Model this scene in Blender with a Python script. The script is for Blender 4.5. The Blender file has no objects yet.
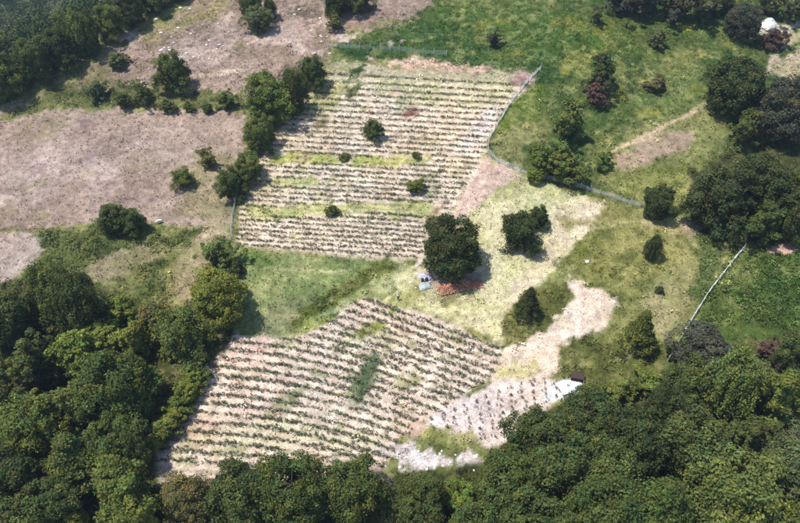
import bpy, math, random
import numpy as np
from mathutils import Vector, Matrix

R = math.radians
scene = bpy.context.scene
COL = scene.collection
random.seed(7)
rng = np.random.default_rng(11)

# ------------------------------------------------------------------ camera
F_PX, CX, CY = 693.0, 400.0, 261.5          # focal length and centre in photo pixels (800 x 523)
PITCH, DIST = R(42.0), 147.0
CAM = np.array([0.0, -DIST * math.cos(PITCH), DIST * math.sin(PITCH)])
FWD = np.array([0.0, math.cos(PITCH), -math.sin(PITCH)])
UPV = np.array([0.0, math.sin(PITCH), math.cos(PITCH)])
cam_data = bpy.data.cameras.new('camera')
cam_data.sensor_width = 36.0
cam_data.lens = 36.0 * F_PX / 800.0
cam_data.clip_start = 1.0
cam_data.clip_end = 9000.0
cam = bpy.data.objects.new('camera', cam_data)
cam.location = CAM
cam.rotation_euler = (math.pi / 2 - PITCH, 0, 0)
COL.objects.link(cam)
scene.camera = cam

# ------------------------------------------------------------------ sky and sun
SUN_ELEV, SUN_DIR = R(68.0), np.array([-1.0, -0.08])       # the sun stands to the left and a little behind the hill
az = math.atan2(SUN_DIR[0], SUN_DIR[1])                   # clockwise from +y
world = bpy.data.worlds.new('World')
scene.world = world
world.use_nodes = True
wn = world.node_tree
wn.nodes.clear()
sky = wn.nodes.new('ShaderNodeTexSky')
sky.sky_type = 'NISHITA'
sky.sun_disc = False
sky.sun_elevation = SUN_ELEV
sky.sun_rotation = az
sky.altitude = 300
bg = wn.nodes.new('ShaderNodeBackground')
bg.inputs['Strength'].default_value = 0.15
wo = wn.nodes.new('ShaderNodeOutputWorld')
wn.links.new(sky.outputs[0], bg.inputs[0])
wn.links.new(bg.outputs[0], wo.inputs[0])
sun_data = bpy.data.lights.new('sun', 'SUN')
sun_data.energy = 4.4
sun_data.angle = R(0.53)
sun_data.color = (1.0, 0.95, 0.88)
sun = bpy.data.objects.new('sun', sun_data)
to_sun = Vector((math.sin(az) * math.cos(SUN_ELEV), math.cos(az) * math.cos(SUN_ELEV), math.sin(SUN_ELEV)))
sun.rotation_euler = to_sun.to_track_quat('Z', 'Y').to_euler()
sun.location = (-60, 40, 120)
COL.objects.link(sun)
vs = scene.view_settings
vs.view_transform = 'Standard'
vs.look = 'None'
vs.exposure = 0.62
vs.gamma = 1.0
vs.use_curve_mapping = False
try:
    scene.cycles.max_bounces = 5
    scene.cycles.transparent_max_bounces = 4
    scene.cycles.volume_bounces = 0
except Exception:
    pass

# ------------------------------------------------------------------ helpers: noise, projection
def lin(c):
    c = np.asarray(c, dtype=float) / 255.0
    return np.where(c <= 0.04045, c / 12.92, ((c + 0.055) / 1.055) ** 2.4)

KLIT = 1.55                                   # how bright a sunlit white sheet is: turns picture colours into albedo
def alb(c):
    return lin(c) / KLIT

def hash2(ix, iy, seed):
    n = (ix.astype(np.int64) * 374761393 + iy.astype(np.int64) * 668265263 + seed * 1442695041) & 0xFFFFFFFF
    n = ((n ^ (n >> 13)) * 1274126177) & 0xFFFFFFFF
    n = (n ^ (n >> 16)) & 0xFFFFFFFF
    return n / 4294967295.0

def vnoise(x, y, seed=0):
    x = np.asarray(x, float); y = np.asarray(y, float)
    ix, iy = np.floor(x), np.floor(y)
    fx, fy = x - ix, y - iy
    fx = fx * fx * (3 - 2 * fx); fy = fy * fy * (3 - 2 * fy)
    a = hash2(ix, iy, seed); b = hash2(ix + 1, iy, seed)
    c = hash2(ix, iy + 1, seed); d = hash2(ix + 1, iy + 1, seed)
    return (a * (1 - fx) + b * fx) * (1 - fy) + (c * (1 - fx) + d * fx) * fy

def fbm(x, y, scale, seed=0, octv=3):
    s = 0.0; amp = 1.0; tot = 0.0
    for o in range(octv):
        s = s + amp * (vnoise(np.asarray(x) / scale * 2 ** o + 17.3 * o, np.asarray(y) / scale * 2 ** o - 9.1 * o, seed + 31 * o) - 0.5)
        tot += amp; amp *= 0.55
    return 2 * s / tot                        # about -1 .. 1

def sstep(a, b, x):
    t = np.clip((x - a) / (b - a), 0, 1)
    return t * t * (3 - 2 * t)

def ray(px, py):
    d = FWD * F_PX + UPV * (CY - py) + np.array([1.0, 0, 0]) * (px - CX)
    return d / np.linalg.norm(d)

def plane_hit(px, py, s=0.2):
    d = ray(px, py)
    t = (s * CAM[1] - CAM[2]) / (d[2] - s * d[1])
    return CAM + d * t

# the ridge at the upper left, behind which the hill falls into the valley
_a, _b = plane_hit(-5, 104), plane_hit(205, -4)
_dir = (_b - _a)[:2]; _dir = _dir / np.linalg.norm(_dir)
RID_P, RID_N = _a[:2], np.array([-_dir[1], _dir[0]])

def ridge_d(x, y):
    return (x - RID_P[0]) * RID_N[0] + (y - RID_P[1]) * RID_N[1]

def base_h(x, y):
    z = 0.2 * np.where(y < 260, y, 260 + (y - 260) * 0.25)
    z = np.where(y < -120, 0.2 * -120 + (y + 120) * 0.05, z)
    z = z + 1.6 * fbm(x, y, 70, 3, 2)
    return z

def height(x, y):
    x = np.asarray(x, float); y = np.asarray(y, float)
    z = base_h(x, y)
    near = 1.0 - sstep(260, 420, np.hypot(x, y))
    z = z + near * (0.45 * fbm(x, y, 14, 5, 2) + 0.16 * fbm(x, y, 3.1, 8, 2))
    d = ridge_d(x, y) + 9 * fbm(x, y, 40, 9, 2)
    drop = np.where(d > 0, 0.60 * (np.sqrt(d * d + 14 ** 2) - 14), 0.0)
    zf = -78 + 9 * fbm(x, y, 120, 12, 3) + 0.28 * np.maximum(d - 330, 0)
    zd = z - drop
    k = 10.0
    zs = np.logaddexp(np.clip(zd / k, -200, 200), np.clip(zf / k, -200, 200)) * k
    return np.where(d > 0, np.where(d > 25, zs, zd + (zs - zd) * sstep(0, 25, d)), z)

def project(x, y, z):
    vx, vy, vz = x - CAM[0], y - CAM[1], z - CAM[2]
    dep = vx * FWD[0] + vy * FWD[1] + vz * FWD[2]
    u = vx
    v = vx * UPV[0] + vy * UPV[1] + vz * UPV[2]
    dep = np.where(dep < 1.0, 1.0, dep)
    return CX + F_PX * u / dep, CY - F_PX * v / dep, dep

TS = np.concatenate([np.arange(90.0, 260.0, 3.0), np.arange(260.0, 1100.0, 8.0)])
def ground_at(px, py, c=0.0):
    """first place where the view ray of a pixel comes within c * distance above the ground"""
    d = ray(px, py)
    def g(t):
        return CAM[2] + d[2] * t - height(CAM[0] + d[0] * t, CAM[1] + d[1] * t) - c * t
    v = g(TS)
    i = int(np.argmax(v < 0))
    a, b = TS[max(i - 1, 0)], TS[i]
    for _ in range(9):
        m = 0.5 * (a + b)
        if g(np.array([m]))[0] < 0: b = m
        else: a = m
    t = 0.5 * (a + b)
    x, y = CAM[0] + d[0] * t, CAM[1] + d[1] * t
    return Vector((float(x), float(y), float(height(x, y)))), float(t)

# ------------------------------------------------------------------ helpers: objects
def tag(o, label=None, cat=None, group=None, kind=None):
    if label: o['label'] = label
    if cat: o['category'] = cat
    if group: o['group'] = group
    if kind: o['kind'] = kind
    return o

def link(name, data, parent=None, loc=None):
    o = bpy.data.objects.new(name, data)
    COL.objects.link(o)
    if parent is not None: o.parent = parent
    if loc is not None: o.location = loc
    return o

def empty(name, loc, rz=0.0, scale=None):
    o = bpy.data.objects.new(name, None)
    o.empty_display_size = 0.3
    o.location = loc
    o.rotation_euler = (0, 0, rz)
    if scale: o.scale = scale
    COL.objects.link(o)
    return o

def np_mesh(name, verts, faces, mat, cols=None, smooth=False):
    """verts n x 3, faces m x k (k the same for all), cols n x 3 optional"""
    me = bpy.data.meshes.new(name)
    verts = np.ascontiguousarray(verts, dtype=np.float32)
    faces = np.ascontiguousarray(faces, dtype=np.int32)
    m, k = faces.shape
    me.vertices.add(len(verts)); me.vertices.foreach_set('co', verts.ravel())
    me.loops.add(m * k); me.loops.foreach_set('vertex_index', faces.ravel())
    me.polygons.add(m)
    me.polygons.foreach_set('loop_start', np.arange(0, m * k, k, dtype=np.int32))
    me.polygons.foreach_set('loop_total', np.full(m, k, dtype=np.int32))
    me.polygons.foreach_set('use_smooth', np.full(m, bool(smooth)))
    if cols is not None:
        at = me.attributes.new('Col', 'FLOAT_COLOR', 'POINT')
        c4 = np.ones((len(verts), 4), dtype=np.float32); c4[:, :3] = cols
        at.data.foreach_set('color', c4.ravel())
    if mat is not None: me.materials.append(mat)
    me.update(calc_edges=True)
    return me

class MB:
    """collects boxes, bars and tubes into one mesh"""
    def __init__(s): s.v = []; s.f = []
    def add(s, vs, fs):
        n = len(s.v); s.v += [tuple(v) for v in vs]; s.f += [tuple(i + n for i in f) for f in fs]
    def box(s, c, d, M=None):
        x, y, z = d[0] / 2, d[1] / 2, d[2] / 2
        vs = [Vector((sx * x, sy * y, sz * z)) for sz in (-1, 1) for sx, sy in ((-1, -1), (1, -1), (1, 1), (-1, 1))]
        if M: vs = [M @ v for v in vs]
        s.add([v + Vector(c) for v in vs], [(3, 2, 1, 0), (4, 5, 6, 7), (0, 1, 5, 4), (1, 2, 6, 5), (2, 3, 7, 6), (3, 0, 4, 7)])
    def tube(s, pts, rad, n=6):
        rings = []
        for i, p in enumerate(pts):
            p = Vector(p)
            a = Vector(pts[max(i - 1, 0)]); b = Vector(pts[min(i + 1, len(pts) - 1)])
            t = (b - a).normalized()
            u = t.cross(Vector((0.3, 0.9, 0.2))).normalized(); w = t.cross(u)
            r = rad[i] if isinstance(rad, (list, tuple)) else rad
            rings.append([p + (u * math.cos(2 * math.pi * j / n) + w * math.sin(2 * math.pi * j / n)) * r for j in range(n)])
        vs = [v for rg in rings for v in rg]
        fs = [(i * n + j, i * n + (j + 1) % n, (i + 1) * n + (j + 1) % n, (i + 1) * n + j) for i in range(len(pts) - 1) for j in range(n)]
        fs += [tuple(range(n - 1, -1, -1)), tuple((len(pts) - 1) * n + j for j in range(n))]
        s.add(vs, fs)
    def mesh(s, name, mat, smooth=False):
        me = bpy.data.meshes.new(name)
        me.from_pydata(s.v, [], s.f)
        if smooth: me.polygons.foreach_set('use_smooth', [True] * len(me.polygons))
        if mat: me.materials.append(mat)
        me.update()
        return me

# ------------------------------------------------------------------ materials
def new_mat(name):
    m = bpy.data.materials.new(name); m.use_nodes = True
    nt = m.node_tree
    p = nt.nodes['Principled BSDF']
    p.inputs['Roughness'].default_value = 0.85
    p.inputs['Specular IOR Level'].default_value = 0.2
    return m, nt, p

def noise_mul(nt, col_socket, scale, lo, hi, detail=4, coord='Object'):
    tc = nt.nodes.new('ShaderNodeTexCoord')
    nz = nt.nodes.new('ShaderNodeTexNoise')
    nz.inputs['Scale'].default_value = scale
    nz.inputs['Detail'].default_value = detail
    nt.links.new(tc.outputs[coord], nz.inputs['Vector'])
    mr = nt.nodes.new('ShaderNodeMapRange')
    mr.inputs[1].default_value = 0.3; mr.inputs[2].default_value = 0.7
    mr.inputs[3].default_value = lo; mr.inputs[4].default_value = hi
    nt.links.new(nz.outputs[0], mr.inputs[0])
    vm = nt.nodes.new('ShaderNodeVectorMath'); vm.operation = 'SCALE'
    nt.links.new(col_socket, vm.inputs[0]); nt.links.new(mr.outputs[0], vm.inputs[3])
    return vm.outputs[0], nz.outputs[0]

def plain_mat(name, rgb, rough=0.8, var=0.25, scale=6.0, spec=0.25):
    m, nt, p = new_mat(name)
    c = nt.nodes.new('ShaderNodeRGB'); c.outputs[0].default_value = (*rgb, 1)
    out, nz = noise_mul(nt, c.outputs[0], scale, 1 - var, 1 + var)
    nt.links.new(out, p.inputs['Base Color'])
    p.inputs['Roughness'].default_value = rough
    p.inputs['Specular IOR Level'].default_value = spec
    bp = nt.nodes.new('ShaderNodeBump'); bp.inputs['Strength'].default_value = 0.3; bp.inputs['Distance'].default_value = 0.03
    nt.links.new(nz, bp.inputs['Height']); nt.links.new(bp.outputs[0], p.inputs['Normal'])
    return m

def ground_mat():
    m, nt, p = new_mat('ground')
    a = nt.nodes.new('ShaderNodeAttribute'); a.attribute_name = 'Col'
    o1, n1 = noise_mul(nt, a.outputs['Color'], 0.9, 0.74, 1.26, 6)
    o2, n2 = noise_mul(nt, o1, 4.0, 0.62, 1.38, 4)
    nt.links.new(o2, p.inputs['Base Color'])
    p.inputs['Roughness'].default_value = 1.0
    p.inputs['Specular IOR Level'].default_value = 0.05
    ad = nt.nodes.new('ShaderNodeMath'); ad.operation = 'ADD'
    nt.links.new(n1, ad.inputs[0]); nt.links.new(n2, ad.inputs[1])
    bp = nt.nodes.new('ShaderNodeBump'); bp.inputs['Strength'].default_value = 0.7; bp.inputs['Distance'].default_value = 0.22
    nt.links.new(ad.outputs[0], bp.inputs['Height']); nt.links.new(bp.outputs[0], p.inputs['Normal'])
    return m

def leaf_mat(name, tinted, transl=0.25):
    """leaf colour: the object's own tint (or the Col attribute) times the variation stored in Col"""
    m, nt, p = new_mat(name)
    a = nt.nodes.new('ShaderNodeAttribute'); a.attribute_name = 'Col'
    src = a.outputs['Color']
    if tinted:
        oi = nt.nodes.new('ShaderNodeObjectInfo')
        mx = nt.nodes.new('ShaderNodeVectorMath'); mx.operation = 'MULTIPLY'
        nt.links.new(oi.outputs['Color'], mx.inputs[0]); nt.links.new(src, mx.inputs[1])
        src = mx.outputs[0]
    nt.links.new(src, p.inputs['Base Color'])
    p.inputs['Roughness'].default_value = 0.75
    p.inputs['Specular IOR Level'].default_value = 0.12
    if transl > 0:
        tr = nt.nodes.new('ShaderNodeBsdfTranslucent')
        nt.links.new(src, tr.inputs['Color'])
        mix = nt.nodes.new('ShaderNodeMixShader'); mix.inputs[0].default_value = transl
        nt.links.new(p.outputs[0], mix.inputs[1]); nt.links.new(tr.outputs[0], mix.inputs[2])
        nt.links.new(mix.outputs[0], nt.nodes['Material Output'].inputs['Surface'])
    return m

M_GROUND = ground_mat()
M_LEAF = leaf_mat('foliage', True)
M_TUFT = leaf_mat('grass', False, 0.2)
M_BARK = plain_mat('bark', (0.09, 0.07, 0.055), 0.95, 0.35, 9)
M_POST = plain_mat('weathered_post', (0.42, 0.42, 0.40), 0.85, 0.2, 5)
M_WIRE = plain_mat('galvanised_wire', (0.50, 0.53, 0.54), 0.6, 0.12, 8)
M_ROCK = plain_mat('limestone', (0.50, 0.47, 0.44), 0.95, 0.25, 3)

N_UP = 34
_bx = np.arange(100.0, 560.0, 2.0)
_by = np.cumsum(np.interp(_bx, [230, 400], [0.07, 0.37])) * 2.0
_by -= np.interp(330, _bx, _by)
def row_bend(x):
    """rows of the lower field bend downhill to the right"""
    return np.interp(x, _bx, _by)
LOW_Y0, LOW_STEP, LOW_GROW = 282.0, 8.0, 0.011
# ------------------------------------------------------------------ what grows where (outlines in photo pixels, carried onto the ground)
def poly_sd(px, py, poly):
    """signed distance to an outline in pixels, negative inside"""
    P = np.asarray(poly, float); n = len(P)
    best = np.full(px.shape, 1e12); inside = np.zeros(px.shape, bool)
    for i in range(n):
        ax, ay = P[i]; bx, by = P[(i + 1) % n]
        ex, ey = bx - ax, by - ay
        t = np.clip(((px - ax) * ex + (py - ay) * ey) / (ex * ex + ey * ey + 1e-9), 0, 1)
        best = np.minimum(best, (px - ax - t * ex) ** 2 + (py - ay - t * ey) ** 2)
        cond = ((ay > py) != (by > py)) & (px < (bx - ax) * (py - ay) / (by - ay + 1e-12) + ax)
        inside ^= cond
    d = np.sqrt(best)
    return np.where(inside, -d, d)

def band(pts, w):
    """outline of a strip of half-width w along a pixel polyline"""
    P = np.asarray(pts, float); L = []; Rr = []
    for i in range(len(P)):
        t = P[min(i + 1, len(P) - 1)] - P[max(i - 1, 0)]; t = t / np.linalg.norm(t)
        n = np.array([-t[1], t[0]]) * w
        L.append(P[i] + n); Rr.append(P[i] - n)
    return [tuple(p) for p in L + Rr[::-1]]

def blob(cx, cy, rx, ry, ang=0, n=14):
    a = R(ang)
    return [(cx + rx * math.cos(t) * math.cos(a) - ry * math.sin(t) * math.sin(a), cy + rx * math.cos(t) * math.sin(a) + ry * math.sin(t) * math.cos(a))
            for t in [2 * math.pi * i / n for i in range(n)]]

UPPER = [(330, 60), (400, 70), (520, 77), (531, 82), (505, 112), (489, 138), (484, 152), (462, 190), (442, 222), (424, 256), (400, 262), (330, 256), (234, 246), (240, 205), (246, 178), (272, 142), (296, 110), (320, 85)]
LOWER = [(231, 333), (262, 338), (300, 338), (328, 322), (352, 302), (372, 299), (440, 318), (500, 345), (503, 356), (493, 378), (420, 422), (400, 440), (385, 470), (330, 490), (160, 490), (152, 452), (196, 386)]
PLOT = [(425, 418), (500, 380), (585, 376), (560, 400), (500, 446), (462, 440), (428, 432)]
# name, outline, colour a, colour b, soft edge, ragged edge, tufts per m2, scrub per m2, object id
G = []
def reg(poly, a, b, soft=3, rag=4, tuft=None, scrub=None, oid=None, amt=1.0):
    G.append((poly, alb(a), alb(b), soft, rag, tuft, scrub, oid, amt))
BASE_A, BASE_B = alb((106, 118, 62)), alb((134, 134, 84))

# upper right meadow
reg([(330, 52), (345, 35), (400, 18), (440, -60), (900, -60), (900, 260), (690, 235), (640, 205), (545, 178), (500, 162), (488, 145), (530, 82), (400, 68)], (70, 98, 46), (104, 118, 60), 3, 4, 3.0, 0.08)
reg([(330, 48), (440, 20), (560, 22), (600, 60), (545, 85), (528, 78), (400, 66), (330, 56)], (56, 88, 42), (82, 110, 52), 5, 6, 3.5)
reg([(430, 0), (600, 10), (640, 50), (600, 70), (520, 45), (440, 30)], (92, 118, 48), (62, 98, 42), 8, 8)
reg(blob(595, 28, 45, 10, 12), (136, 138, 58), (88, 112, 48), 5, 8, 4, 0.12)
reg(blob(690, 35, 40, 8, -8), (112, 124, 50), (78, 112, 50), 5, 7)
reg(blob(690, 28, 10, 3), (180, 168, 70), (150, 148, 60), 2, 3)
reg(blob(740, 40, 25, 4, -12), (150, 148, 78), (120, 130, 60), 2, 4)
reg(blob(620, 95, 18, 6, -25), (150, 146, 66), (120, 128, 60), 3, 5)
reg([(500, 95), (545, 88), (540, 128), (505, 140), (492, 132)], (106, 128, 44), (80, 110, 42), 5, 6)
reg([(494, 138), (512, 124), (545, 124), (548, 148), (520, 162), (500, 156)], (140, 138, 92), (118, 124, 72), 5, 5, 2)
reg([(590, 165), (640, 120), (715, 90), (730, 130), (700, 180), (655, 190), (600, 188)], (140, 140, 88), (108, 122, 62), 7, 7, 2)
reg([(600, 190), (655, 160), (720, 165), (700, 215), (640, 205)], (112, 126, 60), (136, 138, 78), 6, 6, 2.5)
reg([(640, 65), (700, 70), (720, 100), (660, 120), (625, 110)], (118, 132, 76), (92, 120, 58), 8, 8)
reg([(612, 158), (640, 140), (668, 128), (700, 128), (690, 146), (640, 166), (622, 170)], (172, 150, 128), (150, 136, 108), 3, 5, 0.6)
reg(band([(606, 156), (640, 138), (680, 120), (712, 101), (720, 96)], 2.4), (196, 176, 146), (176, 160, 126), 1.5, 1.5, 0.2, 0, 5)
reg(band([(750, 100), (765, 74), (780, 46), (800, 34), (850, 20)], 3.5), (188, 172, 146), (168, 154, 124), 2, 2, 0.4, 0, 5)
reg([(766, 68), (800, 50), (840, 60), (840, 82), (790, 84)], (178, 164, 140), (150, 144, 108), 4, 4, 1)
reg(blob(778, 28, 20, 7, -10), (205, 196, 180), (176, 166, 146), 3, 4, 0.3)
reg([(760, -40), (900, -40), (900, 20), (790, 18)], (122, 128, 82), (96, 112, 62), 5, 5)
_mr = random.Random(33)
for _i in range(34):
    _x, _y = _mr.uniform(440, 720), _mr.uniform(2, 190)
    if _y > 62 + max(0, (_x - 560)) * 0.6 or _y > 150: continue
    _c = _mr.choice([((138, 140, 62), (106, 122, 52)), ((118, 132, 66), (90, 112, 52)), ((150, 148, 84), (120, 128, 66)), ((62, 90, 44), (52, 80, 38))])
    reg(blob(_x, _y, _mr.uniform(8, 26), _mr.uniform(2, 6), _mr.uniform(-25, 15)), _c[0], _c[1], 4, 7, None, _mr.choice([0.0, 0.1, 0.2]), None, 0.75)
# dry hilltop on the left
reg([(-80, 150), (0, 104), (60, 90), (100, 58), (150, 32), (225, -20), (250, -60), (440, -60), (432, 8), (400, 20), (350, 34), (331, 48), (325, 60), (300, 100), (245, 108), (120, 100), (60, 97), (-80, 160)], (168, 146, 132), (128, 112, 94), 4, 6, 2.0, 0.03)
reg(blob(195, 52, 40, 16, -20), (188, 168, 152), (152, 132, 124), 8, 8, 1)
reg(blob(290, 30, 45, 14, -15), (190, 168, 152), (160, 138, 126), 8, 8, 1)
_hr = random.Random(12)
for _i in range(26):
    _x = _hr.uniform(95, 400); _y = _hr.uniform(6, 84) * (1 - (_x - 95) / 700)
    _c = _hr.choice([((126, 110, 98), (104, 94, 76)), ((202, 184, 172), (176, 156, 142)), ((112, 108, 72), (136, 122, 92)), ((186, 164, 148), (150, 128, 116))])
    reg(blob(_x, _y, _hr.uniform(5, 16), _hr.uniform(2, 5), _hr.uniform(-40, 10)), _c[0], _c[1], 2, 4)
reg([(140, 34), (210, 2), (232, -8), (225, 14), (190, 30), (150, 44)], (124, 118, 76), (152, 138, 106), 4, 5, 2)
reg([(60, 92), (100, 62), (118, 78), (130, 88), (90, 100)], (138, 122, 96), (112, 106, 74), 5, 6, 2)
reg(band([(112, 92), (150, 84), (175, 78), (245, 70)], 2), (198, 178, 156), (176, 156, 136), 2, 2)
reg([(-60, 140), (0, 112), (60, 90), (130, 84), (200, 92), (246, 94), (246, 113), (140, 110), (60, 108), (0, 121), (-60, 150)], (112, 116, 70), (88, 98, 54), 3, 6, 3, 0.18)
# dry pasture on the left
reg([(-80, 150), (0, 120), (60, 109), (140, 109), (246, 114), (246, 150), (228, 172), (232, 196), (236, 222), (200, 230), (160, 224), (110, 226), (30, 230), (-80, 232)], (174, 153, 138), (146, 126, 112), 3, 4, 1.3, 0, 2)
reg(blob(60, 175, 70, 28, -8), (184, 164, 152), (156, 136, 126), 12, 10, 1.1)
reg([(190, 150), (215, 140), (236, 165), (238, 222), (205, 226), (180, 205)], (142, 132, 100), (160, 144, 118), 7, 8, 2)
reg([(-80, 232), (30, 229), (46, 246), (34, 266), (0, 286), (-80, 310)], (190, 170, 156), (164, 144, 130), 3, 4, 1.4, 0, 2)
reg(band([(-40, 232), (60, 228), (110, 226)], 1.4), (120, 106, 78), (110, 100, 66), 1.5, 2, 3)
reg([(40, 230), (110, 226), (200, 228), (228, 238), (232, 262), (205, 310), (150, 330), (100, 320), (20, 285), (48, 252)], (86, 104, 52), (108, 116, 62), 4, 6, 3, 0.4)
reg([(85, 268), (120, 252), (168, 246), (178, 252), (140, 268), (105, 284), (90, 280)], (152, 138, 112), (126, 122, 84), 4, 5, 1.6, 0.03)
reg([(172, 262), (192, 240), (212, 232), (206, 262), (196, 290), (178, 304), (170, 290)], (158, 144, 114), (128, 124, 82), 4, 5, 1.6, 0.02)
reg(band([(195, 240), (212, 230), (232, 236)], 2), (190, 172, 140), (168, 150, 120), 2, 2)
for _i in range(30):
    _x, _y = _hr.uniform(-10, 235), _hr.uniform(116, 222)
    _c = _hr.choice([((134, 116, 100), (118, 104, 84)), ((194, 176, 162), (178, 158, 144)), ((150, 140, 106), (134, 122, 92)), ((152, 128, 124), (138, 116, 110))])
    if poly_sd(np.array([_x]), np.array([_y]), [(-80, 150), (0, 122), (60, 112), (140, 112), (244, 117), (230, 220), (-80, 228)])[0] < -4:
        reg(blob(_x, _y, _hr.uniform(8, 26), _hr.uniform(2, 5), _hr.uniform(-30, 8)), _c[0], _c[1], 5, 6, None, None, None, 0.6)
# upper field
reg(UPPER, (228, 208, 188), (208, 188, 162), 2, 2.5, 1.2, 0.05, 3)
reg([(330, 60), (352, 64), (362, 72), (335, 110), (300, 118), (320, 85)], (172, 168, 116), (196, 180, 144), 5, 5, 1.5)
reg([(372, 70), (520, 78), (508, 104), (400, 108), (372, 92)], (184, 178, 138), (206, 192, 164), 6, 5)
reg(blob(430, 66, 60, 5, 5), (206, 182, 160), (190, 160, 140), 4, 4)
reg(blob(522, 80, 12, 8), (164, 134, 128), (186, 158, 148), 4, 4)
reg(blob(412, 112, 9, 4, -40), (150, 104, 92), (186, 150, 132), 3, 3)
reg(blob(352, 76, 14, 5, -35), (70, 98, 50), (92, 112, 60), 2, 3, 4)
reg(blob(350, 92, 12, 4, -50), (92, 110, 60), (120, 122, 72), 2, 3, 3)
reg(blob(322, 125, 8, 4, -45), (112, 116, 68), (140, 134, 84), 2, 3, 3)
reg(blob(437, 210, 13, 3.5, -40), (142, 112, 96), (160, 130, 106), 2, 3, 1)
reg(blob(480, 130, 8, 30, 40), (226, 212, 204), (206, 190, 180), 6, 4, 0.3)
reg(band([(268, 158), (330, 160), (400, 162), (432, 158)], 5), (164, 170, 92), (188, 182, 116), 3, 4, 3)
reg(band([(246, 213), (300, 211), (360, 208), (434, 208)], 6.5), (170, 172, 108), (190, 184, 130), 3, 4, 2.5)
reg(blob(300, 182, 26, 5, 0), (168, 172, 106), (188, 182, 130), 3, 4, 2)
reg(blob(256, 185, 14, 8, 0), (160, 160, 118), (190, 176, 140), 4, 4, 2)
reg([(236, 180), (246, 168), (246, 196), (238, 222), (232, 236)], (98, 108, 62), (122, 120, 76), 3, 3, 3, 0.1)
# green wedge between the fields
reg([(234, 249), (330, 258), (400, 263), (404, 278), (384, 290), (360, 302), (330, 322), (300, 338), (262, 338), (231, 333), (228, 312), (246, 282)], (126, 150, 86), (146, 158, 100), 4, 4, 2.4, 0)
reg(blob(258, 258, 20, 10, 10), (92, 124, 58), (110, 134, 66), 4, 5, 3.5)
reg(band([(262, 268), (330, 272), (352, 270)], 1.6), (176, 178, 130), (150, 154, 100), 2, 2, 2)
reg([(268, 310), (320, 290), (300, 330), (262, 335)], (108, 122, 84), (134, 138, 96), 6, 6, 2.5)
reg(band([(290, 324), (330, 300), (360, 280), (392, 260)], 8), (94, 108, 48), (112, 122, 58), 2.5, 2, 4, 0.16)
reg([(296, 332), (330, 308), (372, 284), (402, 268), (420, 262), (398, 290), (355, 302), (328, 322), (300, 340)], (178, 176, 132), (142, 150, 92), 4, 6, 2.2, 0.02)
reg(blob(322, 326, 22, 10, -25), (132, 152, 58), (164, 166, 96), 4, 6, 3, 0.12)
reg(blob(288, 318, 9, 4, -20), (184, 166, 140), (150, 146, 104), 3, 3)
# lower field
reg(LOWER, (229, 208, 191), (209, 186, 164), 2, 2.5, 1.1, 0.05, 4)
reg(blob(240, 350, 30, 12, 10), (214, 184, 170), (228, 206, 188), 6, 6)
reg(blob(235, 400, 40, 18, 10), (214, 186, 172), (224, 206, 190), 8, 8)
reg(blob(365, 378, 10, 26, 25), (96, 116, 78), (150, 148, 112), 4, 6, 2.5)
reg(blob(295, 395, 40, 7, -38), (140, 142, 104), (190, 176, 144), 4, 6, 2)
reg(blob(370, 331, 17, 8, -30), (118, 122, 58), (136, 138, 72), 1.5, 2.5, 4)
reg(blob(300, 440, 90, 18, 5), (208, 198, 164), (220, 202, 180), 10, 8)
_fr = random.Random(21)
def field_patches(n, poly, x0, x1, y0, y1, k):
    for _ in range(n):
        x, y = _fr.uniform(x0, x1), _fr.uniform(y0, y1)
        if poly_sd(np.array([x]), np.array([y]), poly)[0] > -6: continue
        a, b = _fr.choice([((144, 148, 98), (182, 174, 130)), ((160, 160, 112), (190, 180, 140)), ((208, 178, 160), (190, 158, 140)), ((222, 210, 190), (206, 192, 168)), ((126, 134, 88), (170, 164, 122))])
        reg(blob(x, y, k * _fr.uniform(6, 20), k * _fr.uniform(2, 6), _fr.uniform(-45, 20)), a, b, 4, 6, 1.6, None, None, _fr.uniform(0.4, 0.8))
field_patches(60, LOWER, 155, 505, 300, 480, 1.0)
field_patches(60, UPPER, 235, 530, 62, 258, 0.8)
# open straw ground round the big tree
reg([(484, 154), (512, 168), (545, 184), (606, 206), (590, 232), (562, 258), (540, 290), (505, 345), (440, 317), (400, 300), (394, 280), (424, 264), (442, 222), (462, 190)], (208, 198, 160), (180, 178, 126), 3, 3, 1.8, 0.02)
reg([(484, 154), (520, 172), (528, 182), (490, 200), (458, 226), (446, 226), (464, 190)], (206, 182, 166), (186, 160, 142), 4, 4, 0.6)
reg(blob(510, 188, 30, 7, -35), (158, 160, 108), (176, 170, 124), 5, 5, 2)
reg(band([(484, 150), (470, 178), (446, 212), (428, 244), (414, 268)], 2.2), (220, 202, 184), (204, 186, 164), 1.5, 1.5, 0.2, 0, 5)
reg([(560, 200), (605, 206), (590, 232), (545, 270), (520, 330), (500, 340), (505, 300), (540, 250)], (222, 206, 178), (200, 186, 148), 5, 5, 1.0)
reg([(424, 262), (446, 268), (480, 272), (478, 292), (440, 296), (420, 286)], (186, 168, 148), (160, 142, 116), 3, 4, 0.5)
reg(blob(405, 298, 22, 9, -25), (150, 150, 92), (164, 160, 108), 4, 5, 2)
reg([(430, 292), (470, 284), (480, 300), (440, 306)], (128, 124, 80), (180, 170, 130), 4, 5, 2, 0.05)
reg(band([(414, 275), (398, 292), (382, 304)], 1.4), (206, 198, 146), (190, 182, 130), 1.2, 1.2, 0.4, 0, 5)
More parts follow.
